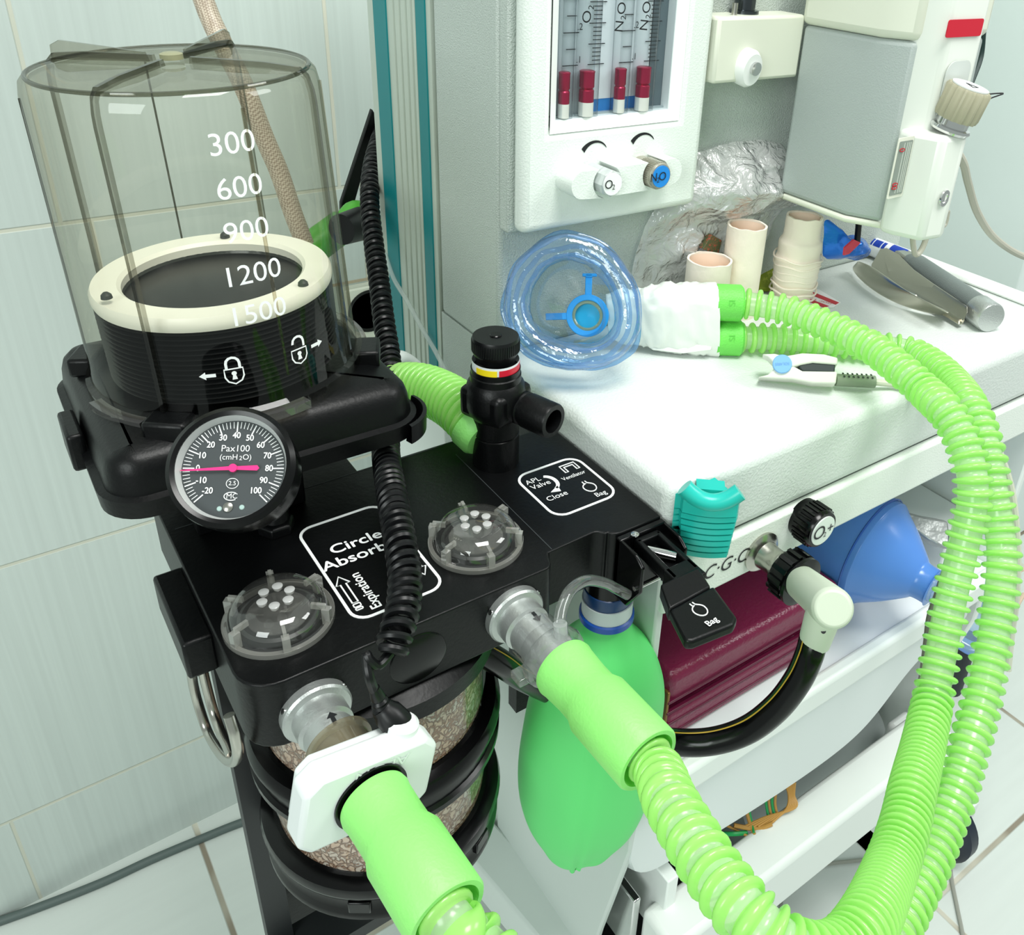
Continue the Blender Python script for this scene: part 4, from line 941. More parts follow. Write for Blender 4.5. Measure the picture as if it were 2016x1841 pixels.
# ================================================================ BREATHING HOSES
hose_rg = bpy.data.materials.new('hose_ridges'); hose_rg.use_nodes = True
hose_vl = bpy.data.materials.new('hose_valleys'); hose_vl.use_nodes = True
def hose_mat(m, col, tcol, clearf, rough=.22):
    N, L = nt(m); N.clear(); out = N.new('ShaderNodeOutputMaterial')
    df = N.new('ShaderNodeBsdfDiffuse'); df.inputs[0].default_value = sr(col)
    tl = N.new('ShaderNodeBsdfTranslucent'); tl.inputs[0].default_value = sr(tcol)
    tp = N.new('ShaderNodeBsdfTransparent'); tp.inputs[0].default_value = sr(tcol)
    gl = N.new('ShaderNodeBsdfGlossy'); gl.inputs['Roughness'].default_value = rough
    a = N.new('ShaderNodeMixShader'); a.inputs[0].default_value = .42; L.new(df.outputs[0], a.inputs[1]); L.new(tl.outputs[0], a.inputs[2])
    b = N.new('ShaderNodeMixShader'); b.inputs[0].default_value = clearf; L.new(a.outputs[0], b.inputs[1]); L.new(tp.outputs[0], b.inputs[2])
    lw = N.new('ShaderNodeLayerWeight'); lw.inputs['Blend'].default_value = .5
    pw = N.new('ShaderNodeMath'); pw.operation = 'POWER'; pw.inputs[1].default_value = 4; L.new(lw.outputs['Facing'], pw.inputs[0])
    fr = N.new('ShaderNodeMath'); fr.operation = 'MULTIPLY_ADD'; fr.inputs[1].default_value = .5; fr.inputs[2].default_value = .04; L.new(pw.outputs[0], fr.inputs[0])
    c = N.new('ShaderNodeMixShader'); L.new(fr.outputs[0], c.inputs[0]); L.new(b.outputs[0], c.inputs[1]); L.new(gl.outputs[0], c.inputs[2]); L.new(c.outputs[0], out.inputs['Surface'])
hose_mat(hose_rg, 'bbf08c', 'c6ff96', .12)
hose_mat(hose_vl, 'e4f5d6', 'eafcdc', .45)
def corrugated(path, r=.0395, pitch=.0235, duty=.50, spacing=None, nseg=22):
    """ridged tube: bulging rings (first material) with clear wall between (second)"""
    pts = smooth_path(path, 14)
    L = [0]
    for a, b in zip(pts, pts[1:]): L.append(L[-1]+(b-a).length)
    tot = L[-1]; S_, Rr, Mi = [], [], []; s = 0; k = 0
    while s < tot:
        p = pitch*(spacing(s/tot) if spacing else 1); w = p*duty; v = r*.74
        for q in (0, .05, .18, .38, .62, .82, .95): S_.append(s+w*q); Rr.append(v+(r-v)*math.sqrt(max(0, 1-abs(2*q-1)**2.3))); Mi.append(0)
        S_.append(s+w); Rr.append(v); Mi.append(1)
        s += p
    P3 = []; k = 0
    for q in S_:
        q = min(q, tot-1e-6)
        while k < len(L)-2 and L[k+1] < q: k += 1
        t = (q-L[k])/max(1e-9, L[k+1]-L[k]); P3.append(pts[k].lerp(pts[k+1], t))
    keep = [0]+[i for i in range(1, len(P3)) if (P3[i]-P3[i-1]).length > 1e-5]
    bm = bmnew()
    return tube(bm, [P3[i] for i in keep], [Rr[i] for i in keep], nseg, mats=[Mi[i] for i in keep], caps=False)
def corr_t(path, **k): return corrugated(path, **k)
# --- front hose: from the right-hand port, down and up to the upper Y-piece socket
A2 = V((XP2, 1.03, zp2)); E2 = P(1272, 1492, 2, zp2-.0)
dr2 = (E2-A2).normalized(); 
h1 = thing('breathing_hose', (E2.x, E2.y, zp2-.05), 'lime green corrugated hose from the right-hand metal port to the taped connector', 'hose', 'corrugated breathing hoses')
def on_axis(A, d, u, v):
    """point of the line A+d*t nearest to the sight line through (u,v)"""
    r = ray(u, v).normalized(); w = A; b_ = d.dot(r); t = (b_*r.dot(w)-d.dot(w))/(1-b_*b_); return A+d*t
def cuff(A, d, s0, s1, par, r0=.053, r1=.050, r2=.057):
    L = s1-s0; m = .42
    pf = [(r0*.86, 0), (r0, 0), (r0*1.03, .008), (r0, .016), (r1, .05*L/.2), (r1*1.0, L*m-.012), (r2, L*m+.006), (r2, L-.004), (r2-.003, L), (r2-.010, L), (r2-.012, L-.03), (.03, L-.045)]
    return mk('rubber_cuff', lathe(bmnew(), frame(A+d*s0, d), pf, 64, cap0=True, cap1=False), green_c, par, ang=50)
s0 = (on_axis(A2, dr2, 1100, 1320)-A2).dot(dr2); s1 = (on_axis(A2, dr2, 1275, 1500)-A2).dot(dr2)
cuff(A2, dr2, s0, s1, h1)
e2 = A2+dr2*(s1-.04)
path1 = [e2, A2+dr2*(s1+.02), D(1318, 1575, 1.22), D(1365, 1655, 1.14), D(1418, 1735, 1.08), D(1485, 1815, 1.03), D(1570, 1880, 1.02), D(1650, 1880, 1.06), D(1708, 1815, 1.13), D(1752, 1714, 1.30), D(1780, 1630, 1.39), D(1797, 1552, 1.47), D(1817, 1470, 1.60), D(1834, 1390, 1.70), D(1850, 1300, 1.74), D(1870, 1192, 1.76), D(1895, 1082, 1.77), D(1913, 1000, 1.77), D(1914, 940, 1.77), D(1900, 880, 1.79), D(1875, 828, 1.82), D(1850, 798, 1.85), P(1818, 768, 2, -.89), P(1785, 738, 2, -.88), P(1725, 690, 2, -.87), P(1685, 668, 2, -.868), P(1641, 646, 2, -.866), P(1557, 613, 2, -.862), P(1500, 602, 2, -.862), P(1462, 597, 2, -.862), P(1440, 596, 2, -.862)]
def spc(t): # stretched after the cuff, closer together through the lower bend
    if t < .08: return 1.30
    if t < .20: return 1.30-(t-.08)/.12*.60
    if t < .42: return .66
    if t < .52: return .66+(t-.42)/.10*.30
    if t < .8: return .98
    return 1.15
mk('hose_tube', corr_t(path1, spacing=spc), [hose_rg, hose_vl], h1, ang=80)
# clear elbow tap and small tube on the right port
cl2 = clear('clear_adapter', (.98, .98, .98), (.66, .68, .68), 2.0, body=.08, bodycol=(.9, .9, .9))
ad = thing('sampling_adapter', tuple(A2+dr2*(s0-.05)), 'clear plastic adapter with thin sampling tube between right-hand metal port and green cuff', 'adapter')
mk('adapter_sleeve', lathe(bmnew(), frame(A2+dr2*(s0-.085), dr2), [(.046, 0), (.046, .045), (.057, .05), (.059, .058), (.057, .068), (.05, .072), (.046, .085)], 48, cap0=False, cap1=False), cl2, ad)
mk('sleeve_inner', lathe(bmnew(), frame(A2+dr2*.085, dr2), [(.041, 0), (.0425, .01), (.0425, .07), (.036, .075)], 40), port_m, ad)
lb = A2+dr2*(s0-.05)+V((.028, -.01, .046)); 
l1_, l2_ = D(1107, 1298, -(ROT.transposed() @ lb).z), D(1102, 1215, -(ROT.transposed() @ lb).z-.03)
dl_ = (l2_-l1_)
mk('luer_fitting', lathe(bmnew(), frame(l1_-dl_*.15, dl_), [(.017, 0), (.02, .01), (.02, .025), (.015, .03), (.018, .035), (.018, .05), (.012, .055), (.012, .085)], 12), clear('luer_clear', (.97, .98, .98), (.7, .72, .72), 1.6, body=.35, bodycol=(.95, .97, .97)), ad)
dd = -(ROT.transposed() @ l2_).z
tp_ = [D(1102, 1222, dd), D(1108, 1192, dd+.02), D(1125, 1160, dd+.05), D(1155, 1143, dd+.10), D(1190, 1148, dd+.16), D(1215, 1160, dd+.2), D(1236, 1171, dd+.22)]
mk('sampling_tube', tube(bmnew(), smooth_path(tp_, 8), [.011]*41+[.0105, .009, .008, .006, .004, .003, .002] if False else .0105, 12), cl2, ad)
mk('adapter_tab', box(bmnew(), (-.02, -.008, 0), (.02, .008, .03), frame(A2+dr2*.10+V((-.05, 0, -.02)), dr2)), cl2, ad, bev=.002)
# --- second hose: from the left-hand port
A1 = V((XP1, 1.03, zp1)); E1 = P(880, 1800, 2, zp1-.01); dr1 = (E1-A1).normalized()
h2 = thing('breathing_hose', (E1.x, E1.y, zp1-.05), 'lime green corrugated breathing hose leaving the white sensor block on the left-hand port', 'hose', 'corrugated breathing hoses')
s0b = (on_axis(A1, dr1, 730, 1580)-A1).dot(dr1); s1b = (on_axis(A1, dr1, 885, 1800)-A1).dot(dr1)
cuff(A1, dr1, s0b, s1b, h2, .051, .050, .057)
path2 = [A1+dr1*(s1b-.04), A1+dr1*(s1b+.02), D(935, 1850, 1.14), D(985, 1900, 1.12), D(1060, 1975, 1.10), D(1200, 2060, 1.12), D(1400, 2080, 1.2), D(1580, 2030, 1.3), D(1690, 1940, 1.38), D(1755, 1850, 1.44), D(1795, 1770, 1.50), D(1828, 1700, 1.55), D(1858, 1625, 1.60), D(1885, 1552, 1.64), D(1908, 1470, 1.68), D(1930, 1390, 1.72), D(1950, 1290, 1.76), D(1966, 1190, 1.79), D(1973, 1100, 1.81), D(1966, 1030, 1.83), D(1955, 965, 1.84), D(1945, 900, 1.86), D(1926, 835, 1.90), D(1904, 790, 1.95), P(1880, 757, 2, -.945), P(1853, 730, 2, -.95), P(1818, 706, 2, -.955), P(1780, 690, 2, -.958), P(1700, 680, 2, -.958), P(1609, 673, 2, -.958), P(1527, 667, 2, -.958), P(1462, 665, 2, -.958), P(1440, 665, 2, -.958)]
mk('hose_tube', corr_t(path2, spacing=lambda t: 1.3 if t < .05 else (.9 if t < .45 else (1.02 if t < .85 else 1.12))), [hose_rg, hose_vl], h2, ang=80)
# --- flow sensor on left port
fs = thing('flow_sensor', tuple(A1+dr1*(s0b-.07)), 'white square flow sensor block on the left-hand metal port, with a black plug', 'sensor')
whp = mat('sensor_white', 'e0e5e4', .35)
mk('amber_sleeve', lathe(bmnew(), frame(A1+dr1*.075, dr1), [(.046, 0), (.052, .004), (.052, .012), (.046, .016), (.043, .06), (.045, .09)], 48, cap0=False, cap1=False), clear('amber_plastic', (.70, .64, .48), (.30, .26, .14), 1.5, body=.35, bodycol=(.55, .5, .38)), fs)
mk('inner_tube', lathe(bmnew(), frame(A1+dr1*.07, dr1), [(.038, 0), (.038, .09)], 36), mat('inner_olive_grey', '8f8d7d', .4, .3), fs)
# plate: position and spin set by its outline in the photo
cpl = on_axis(A1, dr1, 722, 1520)
sp_ = (cpl-A1).dot(dr1)
cpl = on_axis(A1, dr1, 733, 1532)
Mq = frame(cpl, dr1, V((.978, 0, -.208)))
def plate(bm, hw, hh, z0, z1, ch=.03, inset=0):
    q = [(-hw+ch, -hh), (hw-ch, -hh), (hw, -hh+ch), (hw, hh-ch), (hw-ch, hh), (-hw+ch, hh), (-hw, hh-ch), (-hw, -hh+ch)]
    prism(bm, [Mq @ V((x, y, z0)) for x, y in q], (Mq.to_3x3() @ V((0, 0, 1)))*(z1-z0))
bm = bmnew(); plate(bm, .104, .070, -.022, .022, .022); pq = mk('sensor_block', bm, whp, fs, bev=.008, seg=3)
bm = bmnew(); plate(bm, .094, .060, -.040, .0, .018); mk('sensor_back', bm, whp, fs, bev=.006, seg=3)
mk('embossed_mark', text(bmnew(), 'AEON', .026, Mq @ Matrix.Translation((.01, -.050 if (Mq.to_3x3() @ V((0, 1, 0))).z < 0 else .050, .022)) @ Matrix.Rotation(PI, 4, 'Z') @ Matrix.Rotation(0, 4, 'X'), sx=1.2), mat('sensor_white_emboss', 'e2e7e6', .4), fs)
mk('front_socket', lathe(bmnew(), frame(cpl+dr1*.02, dr1), [(.056, 0), (.056, .006), (.044, .006), (.044, .03)], 48), black_g, fs)
# plug and its lead
pd0 = -(ROT.transposed() @ cpl).z
pa = D(790, 1432, pd0+.03); pb_ = D(752, 1393, pd0+.02); pc_ = D(735, 1350, pd0-.0)
mk('socket_nose', lathe(bmnew(), frame(Mq @ V((.058, -.066 if (Mq.to_3x3() @ V((0, 1, 0))).z < 0 else .066, -.014)), Mq.to_3x3() @ V((0, -1 if (Mq.to_3x3() @ V((0, 1, 0))).z < 0 else 1, 0))), [(.024, -.01), (.024, .014), (.018, .020)], 32), whp, fs)
mk('plug', lathe(bmnew(), frame(pa, pb_-pa), [(.020, -.01), (.024, .0), (.022, .03), (.017, .04), (.016, .045)], 24), black_r, fs)
bm = lathe(bmnew(), frame(pb_, pc_-pb_), [(.016, -.01), (.015, 0), (.012, .003), (.014, .006), (.012, .010), (.013, .014), (.010, .018), (.011, .022), (.008, .04)], 18); mk('strain_relief', bm, black_r, fs)

# --- coiled lead
def coil(path, r, wr, pitch, n=14, seg=8):
    pts = resample(smooth_path(path, 20), .0008); T_, F_2 = frames(pts); L = 0; out = []; last = pts[0]
    for i, p in enumerate(pts):
        L += (p-last).length; last = p; pt = pitch(i/len(pts)) if callable(pitch) else pitch
        if i == 0: ph = 0
        else: ph += TAU*(pts[i]-pts[i-1]).length/pt
        out.append(p+F_2[i][0]*r*math.cos(ph)+F_2[i][1]*r*math.sin(ph))
    fine = resample(smooth_path(out, 2), .0022)
    return fine
cl = thing('coiled_lead', tuple(D(780, 1050, 1.33)), 'black coiled sensor lead lying over the absorber panel and up behind the bellows base', 'cable')
lo = [D(762, 846, 1.80), D(760, 890, 1.73), D(766, 940, 1.62), D(776, 1000, 1.53), D(788, 1070, 1.455), D(797, 1130, 1.41), D(795, 1190, 1.365), D(782, 1240, 1.33), D(768, 1285, 1.31)]
bm = tube(bmnew(), coil(lo, .0205, .0068, lambda t: .0125 if t < .1 else .0180), .0070, 8); mk('coil', bm, black_r, cl)
up = [D(768, 215, 2.9), D(748, 270, 2.8), D(732, 330, 2.62), D(728, 400, 2.48), D(736, 480, 2.38), D(747, 560, 2.28), D(757, 640, 2.18), D(766, 700, 2.1), D(770, 760, 2.0), D(765, 830, 1.85)]
bm = tube(bmnew(), coil(up, .0200, .0068, .0225), .0072, 8); mk('coil', bm, black_r, cl)
pts = [D(768, 1285, 1.31), D(745, 1310, 1.29), D(728, 1300, 1.28), D(722, 1290, 1.28), D(723, 1310, 1.28), D(728, 1335, 1.28), D(735, 1355, pd0), D(745, 1380, pd0+.02)]
mk('lead_tail', tube(bmnew(), smooth_path(pts, 8), .0075, 10), black_r, cl)

# --- hose behind the valve, running to the back of the bellows
h3 = thing('short_hose', (.7, 1.5, -1.0), 'short lime green corrugated hose from the pressure relief valve back behind the bellows base', 'hose')
pth = [P(942, 842, 1, 1.42), P(925, 822, 1, 1.45), P(900, 799, 1, 1.50), P(870, 780, 1, 1.56), P(835, 766, 1, 1.62), P(800, 762, 1, 1.67), P(770, 768, 1, 1.71), P(735, 785, 1, 1.75)]
mk('hose_tube', corr_t(pth, r=.058, pitch=.0165, duty=.75), [hose_rg, hose_vl], h3, ang=80)
mk('rubber_cuff', lathe(bmnew(), frame(pth[0], pth[1]-pth[0]), [(.048, -.03), (.056, -.02), (.060, .012), (.056, .014)], 40), green_c, h3)
# white curved pipe behind it, and clear line
pts = [P(700, 800, 1, 1.85), P(745, 728, 1, 1.85), P(775, 708, 1, 1.85), P(800, 712, 1, 1.88), P(830, 740, 1, 1.92), P(845, 775, 1, 1.95)]
mk('white_pipe', tube(bmnew(), smooth_path(pts, 8), .022, 16), mat('pipe_white', 'd8dfda', .35), label='white bent pipe behind the bellows base beside the ribbed post', cat='pipe')
pts = [P(758, 500, 0, XL-.015), P(775, 548, 0, XL-.015), P(800, 590, 0, XL-.015), P(830, 645, 0, XL-.015), P(860, 697, 0, XL-.015), P(878, 735, 0, XL-.015)]
mk('clear_line', tube(bmnew(), smooth_path(pts, 6), .0065, 10), clear('line_clear', (.93, .96, .95), (.6, .65, .63), 1.6, body=.35, bodycol=(.9, .95, .93)), label='thin clear plastic line slanting across the ribbed post', cat='tube')

# ================================================================ THINGS BEHIND THE BELLOWS
tl = thing('braided_hose', tuple(P(560, 400, 1, 2.6)), 'beige braided gas hose hanging behind the bellows jar', 'hose')
br = bpy.data.materials.new('braided_beige'); br.use_nodes = True; N, L = nt(br); b = N['Principled BSDF']; b.inputs['Roughness'].default_value = .45
tc = N.new('ShaderNodeTexCoord'); mp = N.new('ShaderNodeMapping'); mp.inputs['Rotation'].default_value = (0, R(35), R(45)); L.new(tc.outputs['Object'], mp.inputs[0])
ck = N.new('ShaderNodeTexChecker'); ck.inputs['Scale'].default_value = 620; ck.inputs[1].default_value = sr('cdbfac'); ck.inputs[2].default_value = sr('9c8b79'); L.new(mp.outputs[0], ck.inputs[0]); L.new(ck.outputs[0], b.inputs['Base Color'])
pts = [P(380, -60, 1, 2.6), P(412, 30, 1, 2.55), P(440, 90, 1, 2.5), P(480, 170, 1, 2.45), P(520, 270, 1, 2.45), P(550, 340, 1, 2.45), P(577, 420, 1, 2.45), P(600, 480, 1, 2.45)]
mk('hose', tube(bmnew(), smooth_path(pts, 8), .026, 20), br, tl)
gk = P(650, 440, 1, 2.55)
gh = thing('wall_gas_connector', tuple(gk), 'green and black gas connector behind the bellows jar near the coiled lead', 'connector')
pts = [P(600, 500, 1, 2.5), P(640, 470, 1, 2.52), P(680, 440, 1, 2.55), P(700, 420, 1, 2.57), P(722, 430, 1, 2.6), P(745, 460, 1, 2.62)]
mk('green_body', tube(bmnew(), smooth_path(pts, 6), [.05]*12+[.04]*19, 20), mat('connector_green', '4da632', .4), gh)
mk('black_cap', cyl(bmnew(), P(672, 452, 1, 2.4), P(712, 440, 1, 2.45), .045, .05), black_r, gh)
bm = prism(bmnew(), [P(733, 215, 1, 2.7), P(745, 235, 1, 2.7), P(690, 430, 1, 2.7), P(672, 440, 1, 2.7), P(672, 400, 1, 2.7)], (0, .02, 0))
mk('support_bracket', bm, black, label='black slanting bracket on the wall left of the ribbed post', cat='bracket', bev=.003)
sk = thing('wall_socket', tuple(P(715, 610, 1, 2.98)), 'white wall socket strip with round dark outlet, low behind the bellows', 'socket')
c0, c1 = P(684, 700, 1, 2.98), P(790, 545, 1, 2.98)
mk('faceplate', box(bmnew(), (c0.x, 2.95, c0.z), (c1.x+.3, 3.0, c1.z)), cream, sk, bev=.006)
cc = P(728, 612, 1, 2.95); mk('outlet', lathe(bmnew(), frame(cc, (0, -1, 0)), [(.085, 0), (.085, .004), (.075, .002), (.07, -.002)], 36), mat('outlet_dark', '141414', .4), sk)
mk('frame_line', strip(bmnew(), rrect(-.16, -.13, .16, .13, .01), .01, frame(cc, (0, -1, 0), (1, 0, 0)), .004), mat('frame_tan', 'b2a48c', .5), sk)

# ================================================================ BREATHING BAG
bg_ = thing('breathing_bag', (.9, 1.09, -2.17), 'bright green rubber breathing bag hanging under the absorber corner', 'breathing bag')
bx, by = .90, 1.09
prof = [(-1.318, .047), (-1.335, .050), (-1.37, .066), (-1.41, .098), (-1.47, .124), (-1.55, .142), (-1.66, .150), (-1.78, .154), (-1.90, .146), (-2.0, .124), (-2.07, .092), (-2.12, .065), (-2.15, .022), (-2.165, .016), (-2.18, .013)]
P_ = smooth_path([V((z, r, 0)) for z, r in prof], 5)
bm = bmnew(); n = 72; rg = []
vdir = V((.80, -.6, 0)).normalized() # broad side
for q in P_:
    z, r = q.x, q.y; row = []
    k = min(1, max(0, (-z-1.33)/.25)); kk = min(1, max(0, (z+2.18)/.2))
    for i in range(n):
        a = TAU*i/n; c, s = math.cos(a), math.sin(a)
        # two seams in the middle faces, edges drawn in like a pillow
        flat_ = 1-.36*k
        crease = -.006*math.exp(-(c/.06)**2)*k
        lobes = 1+.05*k*math.cos(2*a)+.020*k*math.sin(3*a+z*4)
        nz = noise.noise(V((c*1.2, s*1.2, z*3)))*.010*k
        x, y = (r*lobes+nz)*c, (r*flat_+crease+nz)*s
        u_ = V((ROT.col[0].x, ROT.col[0].y, 0)).normalized(); v_ = V((-u_.y, u_.x, 0))
        off = -.035*k*max(0, (-z-1.3))/.6
        row.append(bm.verts.new(V((bx, by, z))+u_*(x+off*.6)+v_*y))
    rg.append(row)
for A_, B_2 in zip(rg, rg[1:]):
    for i in range(n): bm.faces.new((A_[i], A_[(i+1) % n], B_2[(i+1) % n], B_2[i]))
bm.faces.new(rg[0][::-1]); bm.faces.new(rg[-1])
bag_m = mat('bag_rubber_green', '62dd78', .5, bump=(40, .15), sub=.08)
bb_ = mk('bag_body', bm, bag_m, bg_, ang=80)
mk('neck_ring', lathe(bmnew(), frame((bx, by, -1.325), (0, 0, 1)), [(.054, 0), (.058, .003), (.058, .016), (.054, .019), (.05, .0)], 40), mat('ring_blue', '1a4fa8', .35), bg_)
mk('neck_sleeve', lathe(bmnew(), frame((bx, by, -1.306), (0, 0, 1)), [(.0535, 0), (.0535, .034)], 40), mat('sleeve_white', 'cdd6d8', .4), bg_)
mk('neck_collar', lathe(bmnew(), frame((bx, by, -1.272), (0, 0, 1)), [(.050, 0), (.052, .004), (.052, .03), (.046, .034)], 40), mat('collar_blue', '0e3a6e', .35), bg_)

# ================================================================ COMMON GAS HOSE with elbow
ch = thing('gas_supply_hose', tuple(P(1600, 1400, 1, .75)), 'black rubber hose with yellow stripe and pale grey elbow at the metal outlet', 'hose')
oc2 = V((oc.x, .955, oc.z))
nb = on_axis(oc, V((0, -1, -.0)), 1545, 1118)
bm = bmnew(); Mn = frame(V((oc.x, .955, oc.z)), (0, -1, 0)); lathe(bm, Mn, [(.040, 0), (.050, .004), (.054, .012), (.054, .042), (.048, .048), (.058, .050), (.058, .058), (.040, .060)], 48)
for i in range(14):
    a = TAU*i/14; box(bm, (-.005, -.003, .008), (.005, .006, .044), Mn @ Matrix.Rotation(a, 4, 'Z') @ Matrix.Translation((0, .0525, 0)))
mk('lock_nut', bm, black_g, ch)
eg = mat('elbow_grey_green', 'c4cdbb', .4)
ea = V((oc.x, .90, oc.z)); eb = P(1641, 1199, 1, .668)
de = (eb-ea); Le = de.length
mk('elbow_body', lathe(bmnew(), frame(ea, de), [(.037, 0), (.037, Le-.010), (.031, Le)], 44), eg, ch, bev=.003)
ed0 = ea+de*.83; ed1 = D(1604, 1262, -(ROT.transposed() @ ed0).z+.045)
dd_ = ed1-ed0
mk('elbow_spigot', lathe(bmnew(), frame(ed0, dd_), [(.030, 0), (.032, dd_.length*.4), (.029, dd_.length*1.02), (.026, dd_.length*1.02)], 36), eg, ch)
mk('spigot_hole', lathe(bmnew(), frame(D(1621, 1243, -(ROT.transposed() @ ed1).z-.055), ray(1621, 1243)*-1), [(.0045, -.01), (.0045, .0)], 12), ink_k, ch)
dz = -(ROT.transposed() @ ed1).z
hp_ = [D(1603, 1250, dz), D(1593, 1290, dz+.0), D(1570, 1340, dz+.02), D(1530, 1392, dz+.03), D(1475, 1435, dz+.03), D(1410, 1458, dz+.02), D(1340, 1462, dz+.0), D(1270, 1450, dz-.0), D(1180, 1415, dz+.04), D(1100, 1370, dz+.10), D(1030, 1335, dz+.02), D(985, 1305, dz-.08), D(940, 1280, dz-.1)]
hp_ = [D(1603, 1250, dz), D(1593, 1290, dz), D(1570, 1340, dz+.02), D(1530, 1392, dz+.05), D(1475, 1435, dz+.08), D(1410, 1458, dz+.10), D(1340, 1462, dz+.12), D(1270, 1450, dz+.20), D(1180, 1415, dz+.28), D(1100, 1370, dz+.30), D(1030, 1335, dz+.20), D(985, 1305, dz+.10), D(940, 1280, dz+.05)]
sp2 = smooth_path(hp_, 10)
hb = mk('rubber_hose', tube(bmnew(), sp2, .0265, 24), black_g, ch)
T_, _f = frames(sp2); st = []
for p, t in zip(sp2, T_):
    tocam = -p.normalized(); n1 = (tocam-t*tocam.dot(t)).normalized(); side_ = t.cross(n1); st.append(p+(n1*.75+side_*.66).normalized()*.0258)
mk('yellow_stripe', tube(bmnew(), st, .0017, 6), mat('stripe_yellow', 'b5942a', .5), hb)

# ================================================================ ON THE SHELF
cs = thing('burgundy_case', (1.45, 1.35, -1.885), 'dark burgundy leather-look case on the shelf under the worktop', 'case')
lth = mat('burgundy_leather', '7a1b42', .26, bump=(350, .35))
cx0, cx1, cy0, cy1 = 1.125, 1.76, 1.10, 1.55
mk('case_base', box(bmnew(), (cx0, cy0, -1.885), (cx1, cy1, -1.775)), lth, cs, bev=.018, seg=4)
mk('case_lid', box(bmnew(), (cx0, cy0+.004, -1.768), (cx1, cy1, -1.655)), lth, cs, bev=.024, seg=4)
lt2 = mat('burgundy_trim', '5a1030', .35)
for z in (-1.855, -1.815, -1.772, -1.735): mk('piping', box(bmnew(), (cx0-.001, cy0-.003, z-.0035), (cx1-.02, cy0+.01, z+.0035)), lt2, cs, bev=.002)
mk('metal_corner', box(bmnew(), (cx0-.003, cy0+.0, -1.86), (cx0+.006, cy0+.02, -1.70)), mat('brass_worn', '8a6a3a', .35, .7), cs, bev=.003)
# blue resuscitator bag
rb = thing('resuscitator_bag', (2.1, 1.25, -1.885), 'translucent blue resuscitator bag lying on the shelf behind the oxygen flush button', 'resuscitator')
c_neck = D(1822, 1148, 2.52); c_body = D(1640, 1040, 2.70)
ad_ = (c_neck-c_body); La = ad_.length; Mb = frame(c_body, ad_)
pf = [(0, -.36), (.06, -.35), (.13, -.28), (.165, -.18), (.175, -.06), (.175, .03), (.168, La*.45), (.165, La*.50), (.150, La*.56), (.115, La*.72), (.068, La*.90), (.055, La*.95), (.053, La*1.06), (.058, La*1.08), (.05, La*1.085)]
bp_ = smooth_path([V((r, h, 0)) for r, h in pf], 4)
mk('bag_shell', lathe(bmnew(), Mb, [(max(0, q.x), q.y) for q in bp_], 56), mat('resus_blue', '5488d4', .22, spec=.6, sub=.1), rb, ang=70)
mk('shell_seam', lathe(bmnew(), Mb, [(.170, La*.42), (.174, La*.43), (.170, La*.44)], 56, close=True), mat('resus_seam', '2456a8', .3), rb)
mk('threaded_outlet', lathe(bmnew(), frame(Mb @ V((0, 0, La*1.07)), ad_), [(.042, 0), (.042, .012), (.046, .016), (.042, .020), (.042, .028), (.046, .032), (.042, .036), (.040, .05), (.034, .052), (.034, .09)], 36, cap1=False), clear('outlet_clear', (.88, .94, .96), (.45, .58, .66), 1.8, body=.3, bodycol=(.75, .87, .93)), rb)
# folded silver-grey pouch and white box behind it
sv = mat('silver_film', 'a3a6a4', .3, .4, bump=(60, .8))
bm = bmnew(); pts = [(1785, 1008, 2.75), (1822, 1018, 2.75), (1868, 1026, 2.75), (1872, 1062, 2.7), (1868, 1085, 2.68), (1828, 1062, 2.7), (1795, 1040, 2.72)]
prism(bm, [D(*p) for p in pts], (0, .05, -.02)); mk('silver_pouch', bm, sv, bev=.008, label='crumpled silver-grey pouch at the right end of the shelf', cat='pouch')
b0 = P(1862, 1180, 1, 1.25)
bm = box(bmnew(), (2.28, 1.10, -1.885), (2.48, 1.6, -1.73)); mk('white_carton', bm, mat('carton_white', 'e6ebe8', .5), label='plain white carton on the right end of the shelf beside the blue bag', cat='box', bev=.006)

# ================================================================ FACE MASK on the worktop
mc = D(1122, 604, 2.02)
mk_t = thing('face_mask', (mc.x, mc.y, -1.0), 'clear blue anaesthesia face mask with inflated rim leaning against the column', 'mask')
nv = (-mc.normalized()*1.0+V((0, 0, .15))).normalized(); Mm = frame(mc, nv, ROT.col[0]) @ Matrix.Scale(1.04, 4)
def mout(a): # rounded-triangular outline in the mask plane (x right, y up in picture)
    return V((.126*math.cos(a)*(1+.04*math.sin(a))+.006, .125*math.sin(a)-.012*math.cos(2*a)-.010*math.cos(a), 0))
def ringpath(k, z, n=72, wob=0, ph=0):
    out = []
    for i in range(n):
        a = TAU*i/n; p = mout(a)*k; w = wob*noise.noise(V((math.cos(a)*3+ph, math.sin(a)*3, ph)))
        out.append(Mm @ (p*(1+w)+V((0, 0, z+w*.08))))
    return out
cush = clear('cushion_blue', (.86, .93, .98), (.52, .70, .88), 2.2, body=.12, bodycol=(.55, .75, .95), edgepow=.45, bump=(28, .35))
bm = bmnew(); n = 96; m2 = 18; rows = []
for i in range(n):
    a = TAU*i/n; p = mout(a); rad = p.normalized(); row = []
    for j in range(m2):
        b = TAU*j/m2; w = 1+.10*noise.noise(V((math.cos(a)*4, math.sin(a)*4, j*.5)))
        row.append(bm.verts.new(Mm @ (p*.96+rad*(.030*w*math.cos(b))+V((0, 0, .034*w*math.sin(b))))))
    rows.append(row)
for i in range(n):
    A_, B_2 = rows[i], rows[(i+1) % n]
    for j in range(m2): bm.faces.new((A_[j], A_[(j+1) % m2], B_2[(j+1) % m2], B_2[j]))
mk('cushion', bm, cush, mk_t, ang=80)
rim_b = clear('rim_blue', (.68, .84, .96), (.35, .58, .85), 1.4, body=.22, bodycol=(.4, .62, .9))
